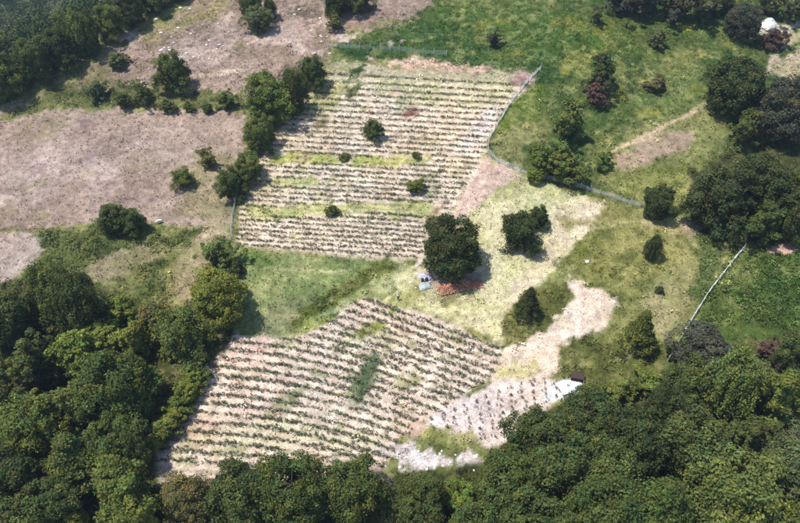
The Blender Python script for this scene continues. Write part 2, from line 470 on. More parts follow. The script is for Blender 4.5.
# slope on the right below the long fence
reg([(606, 207), (640, 207), (690, 236), (725, 255), (672, 352), (650, 372), (600, 350), (615, 304), (585, 290), (556, 262), (585, 238)], (104, 112, 56), (134, 132, 80), 3, 5, 2.6, 0.05)
reg(blob(590, 262, 26, 16, -30), (120, 126, 54), (104, 110, 54), 6, 6, 3)
reg([(640, 300), (690, 240), (712, 262), (680, 320), (655, 345)], (122, 128, 76), (158, 148, 106), 6, 6, 2)
reg(band([(560, 222), (620, 220), (690, 230)], 5), (166, 152, 112), (132, 130, 80), 4, 5, 1.5)
reg(blob(692, 228, 9, 10), (176, 150, 132), (140, 130, 92), 3, 4, 1)
reg(band([(585, 228), (650, 220), (700, 218)], 1.3), (170, 164, 120), (150, 146, 100), 1.5, 1.5, 0.8)
reg([(503, 316), (528, 288), (556, 280), (574, 290), (562, 322), (522, 350), (503, 346)], (86, 92, 44), (108, 108, 58), 3, 3, 3, 0.1)
reg([(566, 268), (586, 288), (617, 301), (607, 326), (574, 346), (560, 370), (544, 384), (488, 382), (500, 352), (536, 338), (560, 320), (574, 300)], (226, 206, 186), (204, 182, 158), 2.5, 4, 0.5)
reg([(505, 366), (540, 362), (546, 374), (520, 382), (498, 377)], (200, 188, 142), (180, 170, 122), 4, 6, 1.6)
reg([(556, 350), (590, 332), (640, 352), (664, 366), (640, 390), (588, 388), (560, 376)], (90, 98, 48), (112, 114, 62), 3, 4, 3, 0.12)
# plot of young plants and the white stony ground
reg(PLOT, (228, 210, 202), (210, 190, 176), 2, 3, 0.3, 0, 6)
reg(blob(452, 436, 30, 9, 4), (134, 134, 76), (166, 156, 108), 3, 5, 2.5, 0.08)
reg(blob(412, 428, 16, 6, -40), (216, 186, 168), (200, 170, 150), 3, 4, 0.3)
reg([(378, 452), (400, 440), (420, 448), (470, 452), (486, 462), (440, 470), (404, 470)], (226, 216, 210), (176, 158, 146), 2, 6, 0.6, 0.05)
reg(band([(378, 466), (388, 490), (398, 540)], 9), (178, 158, 148), (120, 100, 96), 4, 5, 0.4)
reg(blob(468, 474, 14, 5), (160, 124, 120), (190, 164, 156), 3, 4, 0.3)
reg([(540, 392), (562, 378), (580, 378), (582, 390), (558, 402), (544, 404)], (236, 236, 234), (222, 220, 218), 1.5, 2, 0.0)
# dense green scrub on the right
reg([(726, 256), (745, 248), (900, 236), (900, 345), (740, 340), (700, 358), (672, 360), (676, 350)], (70, 98, 42), (98, 118, 54), 3, 4, 2.5, 1.3)
reg([(690, 232), (730, 240), (722, 262), (700, 300), (690, 290), (700, 255)], (98, 118, 62), (84, 106, 52), 4, 4, 2.5, 0.5)
reg(blob(785, 250, 18, 6, -5), (204, 164, 150), (186, 150, 132), 2, 3, 0.1, 0)
reg(blob(770, 343, 8, 4), (160, 106, 84), (120, 90, 66), 2, 3, 0.3, 0)
# woods (leaf litter and undergrowth)
WOOD_L = [(-80, 300), (0, 286), (34, 268), (60, 275), (100, 290), (150, 310), (205, 306), (228, 300), (232, 332), (196, 386), (152, 452), (160, 490), (400, 490), (400, 620), (-80, 620)]
WOOD_R = [(388, 476), (440, 470), (486, 464), (500, 446), (560, 402), (600, 390), (660, 368), (740, 342), (900, 345), (900, 620), (400, 620)]
WOOD_N = [(690, 175), (735, 145), (765, 140), (900, 130), (900, 236), (745, 248), (720, 250), (690, 225)]
reg(WOOD_L, (62, 72, 36), (84, 88, 46), 4, 5, 1.0, 0.30)
reg(WOOD_R, (62, 72, 36), (84, 88, 46), 3, 4, 1.0, 0.30)
reg(WOOD_N, (66, 78, 40), (92, 98, 52), 3, 4, 1.5, 0.25)
reg(band([(196, 380), (175, 410), (148, 444)], 9), (122, 138, 54), (98, 124, 46), 3, 4, 3, 0.8)
reg([(525, 148), (575, 140), (592, 165), (575, 186), (540, 178)], (76, 104, 48), (96, 118, 58), 3, 5, 3, 0.4)

def land(x, y):
    """albedo, tuft density, scrub density, object id for points of the ground"""
    x = np.asarray(x, float); y = np.asarray(y, float)
    z = height(x, y)
    px, py, dep = project(x, y, z)
    sc = F_PX / dep
    n_big = fbm(x, y, 7.0, 21, 3); n_small = fbm(x, y, 1.7, 22, 3)
    wx = px + 0.55 * fbm(x, y, 9, 41, 3) * 5; wy = py + 0.55 * fbm(x, y, 9, 42, 3) * 3.5
    n_mid = fbm(x, y, 3.2, 24, 3)
    # mown and trodden streaks running down to the left
    sx, sy = 0.80 * x + 0.60 * y, -0.60 * x + 0.80 * y
    streak = fbm(sx / 5.0, sy, 1.1, 25, 2)
    mixn = np.clip(0.5 + 0.8 * n_big + 0.5 * n_mid + 0.45 * n_small, 0, 1)[:, None]
    col = BASE_A * (1 - mixn) + BASE_B * mixn
    tuft = np.full(x.shape, 2.2); scrub = np.zeros(x.shape); oid = np.zeros(x.shape, int)
    edge = 1.5 * fbm(x, y, 4.5, 43, 3) + 1.3 * fbm(x, y, 1.3, 44, 2)
    for poly, a, b, soft, rag, tf, sb, oi, amt in G:
        P = np.asarray(poly)
        m = (wx > P[:, 0].min() - 12) & (wx < P[:, 0].max() + 12) & (wy > P[:, 1].min() - 12) & (wy < P[:, 1].max() + 12)
        if not m.any(): continue
        sd = poly_sd(wx[m], wy[m], poly) + rag * edge[m]
        w = amt * (1 - sstep(-soft, soft, sd))
        c = a * (1 - mixn[m]) + b * mixn[m]
        col[m] = col[m] * (1 - w[:, None]) + c * w[:, None]
        if tf is not None: tuft[m] = tuft[m] * (1 - w) + tf * w
        if sb is not None: scrub[m] = scrub[m] * (1 - w) + sb * w
        if oi is not None:
            k = oid[m]; k[w > 0.5] = oi; oid[m] = k
        elif poly in (WOOD_L, WOOD_R):
            k = oid[m]; k[w > 0.5] = 0; oid[m] = k
    patch = fbm(x, y, 16.0, 26, 3); spots = fbm(x, y, 1.2, 27, 2)
    lum = 1 + 0.22 * n_mid + 0.24 * spots + 0.08 * streak + 0.10 * patch
    dry = np.clip(0.55 * n_mid + 0.5 * patch + 0.55 * spots + 0.15 * streak - 0.06, 0, 0.6)[:, None]
    straw = alb((196, 184, 130))
    greenish = (col[:, 1:2] > col[:, 0:1] * 1.02)
    gk = np.clip((col[:, 1:2] / (col[:, 0:1] + 1e-4) - 1.0) * 5, 0, 1)
    col = col * (1 - gk * np.array([0.20, 0.25, 0.16]))
    col = np.where(greenish, col * (1 - dry * 0.36) + straw * dry * 0.36, col)
    col = col * lum[:, None] * (1 + 0.05 * patch[:, None] * np.array([1.0, 0.0, -1.0]))
    col = np.clip(col, 0.008, 0.85)
    # under each row of vines the soil is turned and browner
    a_ = 74 + (px - 325) * 0.058; b_ = 244 + (px - 236) * 0.070
    ku = np.clip((py - a_) / (b_ - a_), 0, 1) ** (1 / 0.92) * (N_UP - 1)
    su = np.abs(ku - np.round(ku))
    yl = py - row_bend(px)
    kl = np.log(np.maximum(1 + (yl - LOW_Y0) * LOW_GROW / LOW_STEP, 0.01)) / math.log(1 + LOW_GROW)
    sl = np.abs(kl - np.round(kl))
    rowd = np.where(oid == 3, su, np.where(oid == 4, sl, 1.0))
    wrow = (1 - sstep(0.10, 0.28, rowd + 0.14 * spots)) * np.clip(0.75 + 0.5 * n_mid, 0, 1)
    col = col * (1 - wrow[:, None] * np.array([0.38, 0.34, 0.40]))
    # the valley behind the ridge: woodland floor with two clearings
    d = ridge_d(x, y)
    far = sstep(2, 14, d)[:, None]
    vc = alb((70, 84, 48)) * (1 - mixn) + alb((92, 100, 60)) * mixn
    for cl, cc in ((blob(64, 15, 20, 7, -15), (176, 168, 140)), (blob(85, -2, 22, 7, 0), (130, 152, 112))):
        w = (1 - sstep(-2, 2, poly_sd(px, py, cl) + 2 * edge))[:, None]
        vc = vc * (1 - w) + alb(cc) * w
    col = col * (1 - far) + vc * far
    tuft = tuft * (1 - far[:, 0]); scrub = scrub * (1 - far[:, 0])
    oid[d > 8] = 7
    return col, tuft, scrub, oid, z, px, py, dep

# ------------------------------------------------------------------ ground
def axis(lo, hi, step, far_lo, far_hi):
    a = list(np.arange(lo, hi + 1e-6, step))
    s = step; v = hi; up = []
    while v < far_hi:
        s *= 1.13; v += s; up.append(v)
    s = step; v = lo; dn = []
    while v > far_lo:
        s *= 1.13; v -= s; dn.append(v)
    return np.array(dn[::-1] + a + up)

gx = axis(-150, 150, 0.5, -3000, 3000)
gy = axis(-62, 175, 0.5, -2000, 3500)
NX, NY = len(gx), len(gy)
XX, YY = np.meshgrid(gx, gy)
fx, fy = XX.ravel(), YY.ravel()
gcol, gtuft, gscrub, gid, gz, gpx, gpy, gdep = land(fx, fy)
ii, jj = np.meshgrid(np.arange(NX - 1), np.arange(NY - 1))
q0 = (jj * NX + ii).ravel()
quads = np.stack([q0, q0 + 1, q0 + 1 + NX, q0 + NX], 1)
V = np.stack([fx, fy, gz], 1)
Zg = gz.reshape(NY, NX)
dzx = np.gradient(Zg, gx, axis=1).ravel(); dzy = np.gradient(Zg, gy, axis=0).ravel()
NRM = np.stack([-dzx, -dzy, np.ones_like(dzx)], 1); NRM /= np.linalg.norm(NRM, axis=1)[:, None]
qid = gid[q0]
names = {0: 'hillside', 2: 'dry_pasture', 3: 'upper_field', 4: 'lower_field', 5: 'dirt_path', 6: 'planted_plot', 7: 'valley'}
labels = {0: 'green and straw coloured hillside around the two vine fields', 2: 'mauve brown dry pasture left of the upper field', 3: 'straw coloured terraced ground of the upper vine field',
          4: 'pinkish straw ground of the lower vine field', 5: 'pale trodden dirt paths on the hillside', 6: 'whitish bare plot with young plants', 7: 'wooded valley floor behind the ridge'}
for k, nm in names.items():
    qs = quads[qid == k]
    if len(qs) == 0: continue
    used = np.unique(qs)
    remap = np.full(len(V), -1, dtype=np.int64); remap[used] = np.arange(len(used))
    me = np_mesh(nm, V[used], remap[qs], M_GROUND, gcol[used], True)
    me.normals_split_custom_set_from_vertices(NRM[used].tolist())
    o = link(nm, me)
    tag(o, labels[k], 'ground', kind='structure')

# ------------------------------------------------------------------ leaf and grass geometry
def quads_from(P, U, W, cols):
    """one quad (rhombus) per point P with half axes U and W"""
    n = len(P)
    v = np.empty((n, 4, 3)); v[:, 0] = P - U; v[:, 1] = P + W; v[:, 2] = P + U; v[:, 3] = P - W
    f = np.arange(n * 4).reshape(n, 4)
    c = np.repeat(cols, 4, axis=0)
    return v.reshape(-1, 3), f, c

def unit(v):
    return v / (np.linalg.norm(v, axis=-1, keepdims=True) + 1e-9)

def leaf_axes(nrm, size, r, aspect=0.6):
    a = unit(np.cross(nrm, r.normal(size=nrm.shape)))
    b = unit(np.cross(nrm, a))
    return a * size[:, None], b * (size * aspect)[:, None]

def scatter_points(n, xlo, xhi, ylo, yhi, r):
    return r.uniform(xlo, xhi, n), r.uniform(ylo, yhi, n)

def visible(px, py, pad=30):
    return (px > -pad) & (px < 800 + pad) & (py > -pad) & (py < 523 + pad)

def grass(n_try, seed):
    r = np.random.default_rng(seed)
    x, y = scatter_points(n_try, -140, 140, -58, 175, r)
    z = height(x, y); px, py, dep = project(x, y, z)
    k = visible(px, py); x, y = x[k], y[k]
    col, tf, sb, oid, z, px, py, dep = land(x, y)
    dens = n_try / (280.0 * 233.0)
    clump = np.clip(0.55 + 0.9 * fbm(x, y, 2.6, 77, 2), 0.05, 1.5)
    keep = r.random(len(x)) < tf * clump / dens * 0.8
    x, y, z, col = x[keep], y[keep], z[keep], col[keep]
    n = len(x)
    col = col * r.uniform(0.65, 1.55, (n, 1)) * np.array([1, 1, 1]) * (1 + r.normal(0, 0.05, (n, 3)))
    vs, cs = [], []
    for b in range(3):
        a = r.uniform(0, 2 * np.pi, n); h = r.uniform(0.15, 0.5, n); w = r.uniform(0.06, 0.15, n); s = r.uniform(0.08, 0.4, n)
        bx, by = x + r.normal(0, 0.1, n), y + r.normal(0, 0.1, n)
        zz = z - 0.03
        t = np.empty((n, 3, 3))
        t[:, 0] = np.stack([bx - np.sin(a) * w, by + np.cos(a) * w, zz], 1)
        t[:, 1] = np.stack([bx + np.sin(a) * w, by - np.cos(a) * w, zz], 1)
        t[:, 2] = np.stack([bx + np.cos(a) * s, by + np.sin(a) * s, zz + h], 1)
        vs.append(t.reshape(-1, 3)); cs.append(np.repeat(col, 3, axis=0))
    v = np.concatenate(vs); c = np.clip(np.concatenate(cs), 0, 0.9)
    return np_mesh('grass', v, np.arange(len(v)).reshape(-1, 3), M_TUFT, c)

tag(link('grass', grass(300000, 5)), 'grass tufts, green and dry, growing all over the hillside', 'grass', kind='stuff')

def clumps(x, y, z, rad, hgt, col, nl, leaf, r):
    """nl leaves round each point in a low dome"""
    n = len(x)
    d = unit(r.normal(size=(n, nl, 3))); d[..., 2] = np.abs(d[..., 2])
    rr = r.uniform(0.45, 1.0, (n, nl, 1)) ** 0.6
    P = d * rr * np.stack([rad, rad, hgt], 1)[:, None, :] + np.stack([x, y, z], 1)[:, None, :]
    nrm = unit(d + 0.7 * r.normal(size=d.shape)).reshape(-1, 3)
    s = (leaf[:, None] * r.uniform(0.6, 1.3, (n, nl))).ravel()
    U, W = leaf_axes(nrm, s, r)
    c = np.repeat(col, nl, axis=0) * r.uniform(0.65, 1.4, (n * nl, 1)) * (1 + r.normal(0, 0.06, (n * nl, 3)))
    return quads_from(P.reshape(-1, 3), U, W, np.clip(c, 0, 0.9))

def scrub_mesh():
    r = np.random.default_rng(23)
    n_try = 130000
    x, y = scatter_points(n_try, -140, 140, -58, 175, r)
    z = height(x, y); px, py, dep = project(x, y, z)
    k = visible(px, py); x, y = x[k], y[k]
    col, tf, sb, oid, z, px, py, dep = land(x, y)
    dens = n_try / (280.0 * 233.0)
    cl = np.clip(0.6 + 1.1 * fbm(x, y, 6, 78, 2), 0.0, 1.6)
    keep = r.random(len(x)) < 3.2 * sb * cl / dens
    x, y, z, col = x[keep], y[keep], z[keep], col[keep]
    n = len(x)
    rad = r.uniform(0.35, 1.0, n); hgt = rad * r.uniform(0.7, 1.3, n)
    col = col * r.uniform(0.7, 1.9, (n, 1)) * 1.4
    v, f, c = clumps(x, y, z, rad, hgt, col, 18, rad * 0.26, r)
    return np_mesh('scrub', v, f, M_TUFT, c)
tag(link('scrub', scrub_mesh()), 'low bramble and weed scrub in the hollows and under the woods', 'scrub', kind='stuff')

# ------------------------------------------------------------------ far wood in the valley
def far_wood():
    r = np.random.default_rng(31)
    n = 60000
    x = r.uniform(-700, 160, n); y = r.uniform(60, 900, n)
    d = ridge_d(x, y); z = height(x, y)
    px, py, dep = project(x, y, z)
    k = (d > 42) & visible(px, py, 25) & (py < 125) & (px < 270)
    for cl in (blob(64, 15, 17, 5, -15), blob(85, -2, 20, 6, 0)):
        k &= poly_sd(px, py, cl) > 0
    x, y, z, d = x[k], y[k], z[k], d[k]
    o = np.argsort(r.random(len(x)))
    px_, sel, cell = {}, [], 7.0
    for i in o:                                        # keep crowns apart
        key = (int(x[i] // cell), int(y[i] // cell))
        if key in px_: continue
        px_[key] = 1; sel.append(i)
    sel = np.array(sel[:1250])
    x, y, z = x[sel], y[sel], z[sel]; n = len(x)
    W = r.uniform(6.5, 11, n); H = W * r.uniform(0.8, 1.35, n)
    base = np.array([alb((66, 84, 40)), alb((84, 98, 48)), alb((58, 76, 44)), alb((104, 106, 62)), alb((74, 88, 58))])[r.integers(0, 5, n)] * r.uniform(0.7, 1.2, (n, 1)) * 1.05
    nl = 230
    dd = unit(r.normal(size=(n, nl, 3)))
    cl = unit(r.normal(size=(n, 9, 3)))                # lobes
    which = r.integers(0, 9, (n, nl))
    lob = np.take_along_axis(cl, which[..., None], axis=1)
    P = 0.62 * lob + 0.42 * dd
    P = P * np.stack([W / 2, W / 2, H / 2], 1)[:, None, :] + np.stack([x, y, z + H * 0.55], 1)[:, None, :]
    nrm = unit(dd + 0.3 * lob + 0.5 * r.normal(size=dd.shape)).reshape(-1, 3)
    s = (W[:, None] * r.uniform(0.032, 0.062, (n, nl))).ravel()
    U, Wv = leaf_axes(nrm, s, r, 0.7)
    c = np.repeat(base, nl, axis=0) * r.uniform(0.7, 1.35, (n * nl, 1))
    v, f, c = quads_from(P.reshape(-1, 3), U, Wv, c)
    return np_mesh('far_wood', v, f, M_TUFT, c)
tag(link('far_wood', far_wood()), 'hazy bluish woodland filling the valley beyond the ridge', 'wood', kind='stuff')

# ------------------------------------------------------------------ trees
def profile(kind, t):
    """half width of a crown at height t (0..1), 0.5 at its widest"""
    if kind == 'round': return 0.5 * np.sqrt(np.clip(1 - ((t - 0.48) / 0.52) ** 2, 0, 1)) ** 0.9
    if kind == 'oval': return 0.5 * np.clip(1 - np.abs((t - 0.42) / 0.6) ** 2.3, 0, 1) ** 0.7
    if kind == 'cone': return 0.5 * np.clip((1 - t), 0, 1) ** 1.3 * np.clip(t / 0.12, 0, 1) ** 0.5
    if kind == 'bush': return 0.5 * np.sqrt(np.clip(1 - (np.clip(t - 0.3, -0.3, 1) / 0.72) ** 2, 0, 1))
    return 0.5 * np.sqrt(np.clip(1 - ((t - 0.5) / 0.5) ** 2, 0, 1))

def crown_mesh(kind, seed, n_cl, n_lf, leaf, rough=0.25, lobes=5, zs=0.85):
    r = np.random.default_rng(seed)
    t = r.beta(1.5, 1.35, n_cl) * 0.94 + 0.03
    a = r.uniform(0, 2 * np.pi, n_cl)
    lo = r.uniform(0, 2 * np.pi, 4)
    wob = 1 + rough * (np.sin(lobes * a + lo[0] + 3 * t) * 0.4 + np.sin(2 * a + lo[1]) * 0.35 + np.sin((lobes - 2) * a - 6 * t + lo[2]) * 0.35)
    depth = 1 - 0.55 * r.random(n_cl) ** 1.8
    K = unit(r.normal(size=(8, 3)) + np.array([0, 0, 0.35]))
    dirs = unit(np.stack([np.cos(a), np.sin(a), (t - 0.45) * 1.7], 1))
    lobe = np.max(np.clip(dirs @ K.T, 0, 1) ** 7, axis=1)
    bulge = (1 - 1.05 * rough) + 1.35 * rough * lobe
    rad = profile(kind, t) * wob * depth * bulge
    t = 0.42 + (t - 0.42) * (1 - 0.5 * rough + 0.75 * rough * lobe)
    C = np.stack([rad * np.cos(a), rad * np.sin(a), t + rough * 0.12 * r.normal(size=n_cl)], 1)
    C[:, 2] = np.maximum(C[:, 2], 0.04)
    rc = r.uniform(0.055, 0.125, n_cl) * (0.75 if kind == 'cone' else 1.0)
    out = unit(np.stack([np.cos(a) * 0.8, np.sin(a) * 0.8, (t - 0.35) * 1.6 + 0.25], 1))
    d = unit(r.normal(size=(n_cl, n_lf, 3)) + 0.75 * out[:, None, :])
    rr = r.uniform(0.55, 1.08, (n_cl, n_lf, 1))
    P = C[:, None, :] + d * rr * rc[:, None, None] * np.array([1.15, 1.15, zs])
    nrm = unit(d + 0.55 * r.normal(size=d.shape) + np.array([0, 0, 0.25])).reshape(-1, 3)
    s = (leaf * r.uniform(0.6, 1.35, (n_cl, n_lf))).ravel()
    U, W = leaf_axes(nrm, s, r, 0.62)
    cv = np.repeat(r.uniform(0.72, 1.3, (n_cl, 1)), n_lf, axis=0) * r.uniform(0.7, 1.32, (n_cl * n_lf, 1))
    warm = np.repeat(r.normal(0, 0.10, n_cl), n_lf) + r.normal(0, 0.06, n_cl * n_lf)
    c = cv * np.stack([1 + warm, np.ones_like(warm), 1 - 0.8 * warm], 1)
    P = P.reshape(-1, 3); P[:, 2] = np.maximum(P[:, 2], 0.01)
    hx = np.percentile(np.hypot(P[:, 0], P[:, 1]), 98.0); hz = np.percentile(P[:, 2], 99.0)
    nk = np.array([0.5 / hx, 0.5 / hx, 1.0 / hz]); P = P * nk; C = C * nk
    v, f, cc = quads_from(P, U, W, np.clip(c, 0, 3))
    me = np_mesh('crown', v, f, M_LEAF, cc)
    # trunk and limbs reaching into the clumps
    mb = MB()
    top = 0.55 if kind == 'bush' else 0.85
    pts = [Vector((0, 0, -0.06))] + [Vector((r.normal() * 0.012, r.normal() * 0.012, top * k / 5)) for k in range(1, 6)]
    mb.tube(pts, [0.034, 0.03, 0.025, 0.019, 0.012, 0.005], 7)
    for i in r.choice(n_cl, 16, replace=False):
        e = Vector(C[i]); s0 = Vector((0, 0, max(0.05, e.z * 0.55)))
        m = (s0 + e) / 2 + Vector((0, 0, 0.03))
        mb.tube([s0, m, e], [0.012, 0.008, 0.003], 5)
    return me, mb.mesh('trunk', M_BARK, True)

PROTO = {
    'round': [crown_mesh('round', 1, 240, 95, 0.0165, 0.2), crown_mesh('round', 2, 240, 95, 0.0165, 0.34), crown_mesh('round', 3, 240, 95, 0.0165, 0.42, 4), crown_mesh('round', 13, 240, 95, 0.0165, 0.46, 3, 1.2)],
    'oval': [crown_mesh('oval', 4, 230, 95, 0.0165, 0.3, 5, 1.7), crown_mesh('oval', 5, 230, 95, 0.0165, 0.45, 4, 1.4)],
    'cone': [crown_mesh('cone', 6, 190, 70, 0.019, 0.08), crown_mesh('cone', 7, 210, 75, 0.018, 0.16, 6)],
    'bush': [crown_mesh('bush', 8, 120, 60, 0.028, 0.4), crown_mesh('bush', 9, 120, 60, 0.028, 0.5, 4)],
    'loose': [crown_mesh('loose', 10, 140, 80, 0.021, 0.75, 4), crown_mesh('loose', 12, 120, 80, 0.022, 0.7, 6)],
}
TINT = {   # leaf albedo
    'dark': (0.050, 0.070, 0.024), 'deep': (0.068, 0.096, 0.028), 'mid': (0.098, 0.134, 0.036), 'bright': (0.120, 0.170, 0.038), 'yellow': (0.155, 0.190, 0.038),
    'olive': (0.125, 0.130, 0.048), 'grey': (0.096, 0.124, 0.058), 'plum': (0.056, 0.066, 0.044), 'rust': (0.090, 0.062, 0.050)}
PRETTY = {'dark': 'very dark green', 'deep': 'dark green', 'mid': 'mid green', 'bright': 'fresh green', 'yellow': 'yellow-green', 'olive': 'olive', 'grey': 'grey-green', 'plum': 'dusky grey-brown', 'rust': 'rusty brown'}
ORD = ['first', 'second', 'third', 'fourth', 'fifth', 'sixth', 'seventh', 'eighth', 'ninth', 'tenth', 'eleventh', 'twelfth', 'thirteenth', 'fourteenth', 'fifteenth', 'sixteenth', 'seventeenth',
       'eighteenth', 'nineteenth', 'twentieth'] + ['%d%s' % (n, 'st' if n % 10 == 1 else 'nd' if n % 10 == 2 else 'rd' if n % 10 == 3 else 'th') for n in range(21, 100)]

TREE_TINT = {}
def plant_tree(box, kind, tint, label, name='broadleaf_tree', cat='tree', group=None, var=None):
    """a tree whose crown fills a pixel box: distance from the ground it stands on, size from that distance"""
    x0, y0, x1, y1 = box
    w, h = x1 - x0, y1 - y0
    cxp, cyp = (x0 + x1) / 2, (y0 + y1) / 2
    g0, t0 = ground_at(cxp, min(y1, 560))
    dep_ang = math.asin(-ray(cxp, cyp)[2])
    s, c = math.sin(dep_ang), math.cos(dep_ang)
    hk = math.sqrt(max(h * h - (w * s) ** 2, 0)) / c
    hk = min(max(hk, 0.6 * w if kind == 'bush' else 0.75 * w), (1.6 if kind in ('cone', 'oval') and w < 60 else 1.0) * w)
    hk *= 0.9
    g, t = ground_at(cxp, cyp, 0.5 * hk / F_PX)
    sc = t / F_PX
    W, H = w * sc * 1.02, hk * sc * 1.02
    meshes = PROTO[kind][(random.randrange(len(PROTO[kind])) if var is None else var)]
    if kind == 'loose': W *= 1.12
    root = empty(name, g, random.uniform(0, 6.28), (W, W, H))
    tag(root, label, cat, group)
    tr = link('trunk', meshes[1], root)
    cr = link('crown', meshes[0], root)
    k = random.uniform(0.88, 1.14)
    tc = TINT[tint]
    cr.color = (tc[0] * 1.10 * k * random.uniform(0.93, 1.07), tc[1] * k, tc[2] * 0.88 * k * random.uniform(0.9, 1.1), 1)
    TREE_TINT[root.name] = tint
    return root

T = plant_tree
SH = dict(name='shrub', cat='shrub')
T((421, 217, 482, 279), 'round', 'dark', 'large very dark round evergreen tree above the rust-red brush pile', var=0)
T((498, 207, 541, 259), 'round', 'dark', 'dark tree on straw ground right of the big round tree', var=3)
T((526, 201, 551, 234), 'round', 'dark', 'smaller dark tree grown into the upper right of its dark neighbour', var=2)
T((515, 278, 542, 330), 'cone', 'dark', 'small dark cone-shaped tree on a dark grass patch', name='conifer_tree')
T((621, 308, 660, 356), 'cone', 'mid', 'fresh green tree beside the lower end of the pale straight fence')
T((641, 184, 675, 223), 'round', 'dark', 'dark round tree at the right end of the curved fence')
T((645, 233, 663, 264), 'oval', 'dark', 'small slim dark tree on the olive slope below the curved fence')
T((655, 285, 664, 294), 'bush', 'dark', 'tiny dark bush alone on the olive slope', **SH)
T((362, 117, 384, 143), 'round', 'deep', 'lone small dark tree among the vine rows of the upper field')
T((324, 204, 339, 217), 'bush', 'deep', 'small dark bush in the pale green strip of the upper field', **SH)
T((406, 180, 428, 193), 'bush', 'mid', 'low green bush among vine rows near the right side of upper field', **SH)
T((411, 151, 421, 159), 'bush', 'mid', 'small bush on the yellow-green strip near its right end', **SH)
T((338, 152, 350, 161), 'bush', 'mid', 'small bush in the middle of the yellow-green strip', **SH)
T((96, 200, 128, 238), 'round', 'deep', 'left half of the dark pair of trees below the dry pasture')
T((118, 206, 145, 236), 'round', 'deep', 'smaller right half of the dark pair of trees below dry pasture')
T((170, 168, 193, 188), 'round', 'mid', 'small round bush alone on the dry pasture', **SH)
T((196, 147, 219, 170), 'loose', 'olive', 'pale olive bush on the right edge of the dry pasture', **SH)
T((214, 165, 246, 201), 'round', 'deep', 'round tree at the foot of the tree line beside the upper field')
T((232, 152, 262, 184), 'round', 'mid', 'mid green tree second from the foot of the field tree line')
T((243, 116, 279, 154), 'round', 'mid', 'mid green tree in the middle of the field tree line')
T((242, 62, 294, 134), 'round', 'mid', 'largest tree of the line left of the upper field', var=1)
T((278, 66, 308, 118), 'oval', 'deep', 'dark tree right beside the largest one of the field tree line')
T((296, 52, 328, 94), 'round', 'deep', 'topmost dark tree of the line left of upper field')
T((236, 196, 243, 206), 'bush', 'deep', 'tiny dark bush by the leftmost fence post', **SH)
T((153, 54, 191, 91), 'round', 'deep', 'solitary tree with yellowish top on the dry hilltop slope', var=2)
T((114, 93, 131, 109), 'bush', 'deep', 'round dark shrub at the left on the grassy edge above pasture', **SH)
T((130, 83, 155, 104), 'loose', 'deep', 'loose dark shrub second on the grassy edge above pasture', **SH)
T((160, 99, 177, 113), 'bush', 'deep', 'small dark shrub third along the grassy edge above pasture', **SH)
T((183, 101, 195, 112), 'bush', 'mid', 'little green shrub fourth along the grassy edge above pasture', **SH)
T((200, 103, 214, 114), 'bush', 'deep', 'little dark shrub fifth along the grassy edge above pasture', **SH)
T((216, 90, 240, 110), 'loose', 'mid', 'straggly green shrub touching the foot of the largest line tree', **SH)
T((104, 52, 127, 69), 'bush', 'grey', 'pale grey-green shrub on the ridge beside the ridge wood', **SH)
T((84, 84, 108, 98), 'loose', 'grey', 'wide grey-green shrub at the left end of the grassy edge', **SH)
T((238, -12, 262, 18), 'round', 'deep', 'dark tree at the top edge, left of the grey shrub pair')
T((244, 8, 273, 33), 'round', 'grey', 'grey-green rounded shrub at the top of the dry hilltop', **SH)
T((262, 0, 277, 19), 'oval', 'dark', 'slim dark shrub tucked behind the grey-green rounded one', **SH)
T((318, -16, 350, 16), 'round', 'dark', 'dark tree on the top edge above the green meadow, left one')
T((342, -14, 374, 12), 'round', 'deep', 'dark tree on the top edge above the green meadow, right one')
T((327, 13, 344, 31), 'bush', 'olive', 'olive shrub below the dark pair on the top edge', **SH)
T((486, 26, 502, 52), 'loose', 'plum', 'thin dusky sapling in the green meadow above upper field', **SH)
T((585, 53, 623, 92), 'loose', 'dark', 'dark tree with a rusty bush at its foot in the upper meadow', var=0)
T((585, 80, 612, 106), 'bush', 'rust', 'rusty brown bush at the foot of the dark meadow tree', **SH)
T((546, 98, 593, 143), 'loose', 'mid', 'loose green tree above the bend of the curved fence', var=1)
T((522, 142, 558, 178), 'bush', 'mid', 'loose green bush left of the pair above the curved fence', **SH)
T((548, 146, 588, 186), 'bush', 'mid', 'loose green bush right of the pair above the curved fence', **SH)
T((526, 168, 546, 186), 'bush', 'bright', 'small fresh green bush just inside the curved fence', **SH)
T((594, 148, 614, 172), 'bush', 'bright', 'small fresh green bush at the left end of the dirt path', **SH)
T((648, 26, 667, 48), 'bush', 'grey', 'grey-green bush in the middle of the upper right meadow', **SH)
T((588, 3, 606, 28), 'loose', 'grey', 'thin grey shrub left of the purple thicket on the top edge', **SH)
T((647, 76, 669, 92), 'bush', 'olive', 'low olive bush between rusty bush and dark tree by the path', **SH)
T((600, -34, 640, 16), 'loose', 'plum', 'dusky thicket tree on the top edge, first from the left')
T((626, -34, 668, 26), 'loose', 'plum', 'dusky thicket tree on the top edge, second from the left')
T((656, -34, 700, 28), 'loose', 'plum', 'dusky thicket tree on the top edge, third from the left')
T((684, -30, 722, 30), 'loose', 'grey', 'dusky thicket tree on the top edge, fourth from the left')
T((706, -28, 734, 20), 'round', 'deep', 'dark green tree closing the right end of the dusky thicket')
T((728, 6, 760, 37), 'round', 'plum', 'dusky dark tree left of the white tarpaulin heap')
T((763, 29, 786, 48), 'bush', 'rust', 'dark rusty bush in front of the white tarpaulin heap', **SH)
T((758, -20, 790, 16), 'loose', 'grey', 'pale grey-green shrub above the white tarpaulin heap', **SH)
T((786, -10, 815, 26), 'loose', 'grey', 'pale grey-green shrub in the top right corner', **SH)
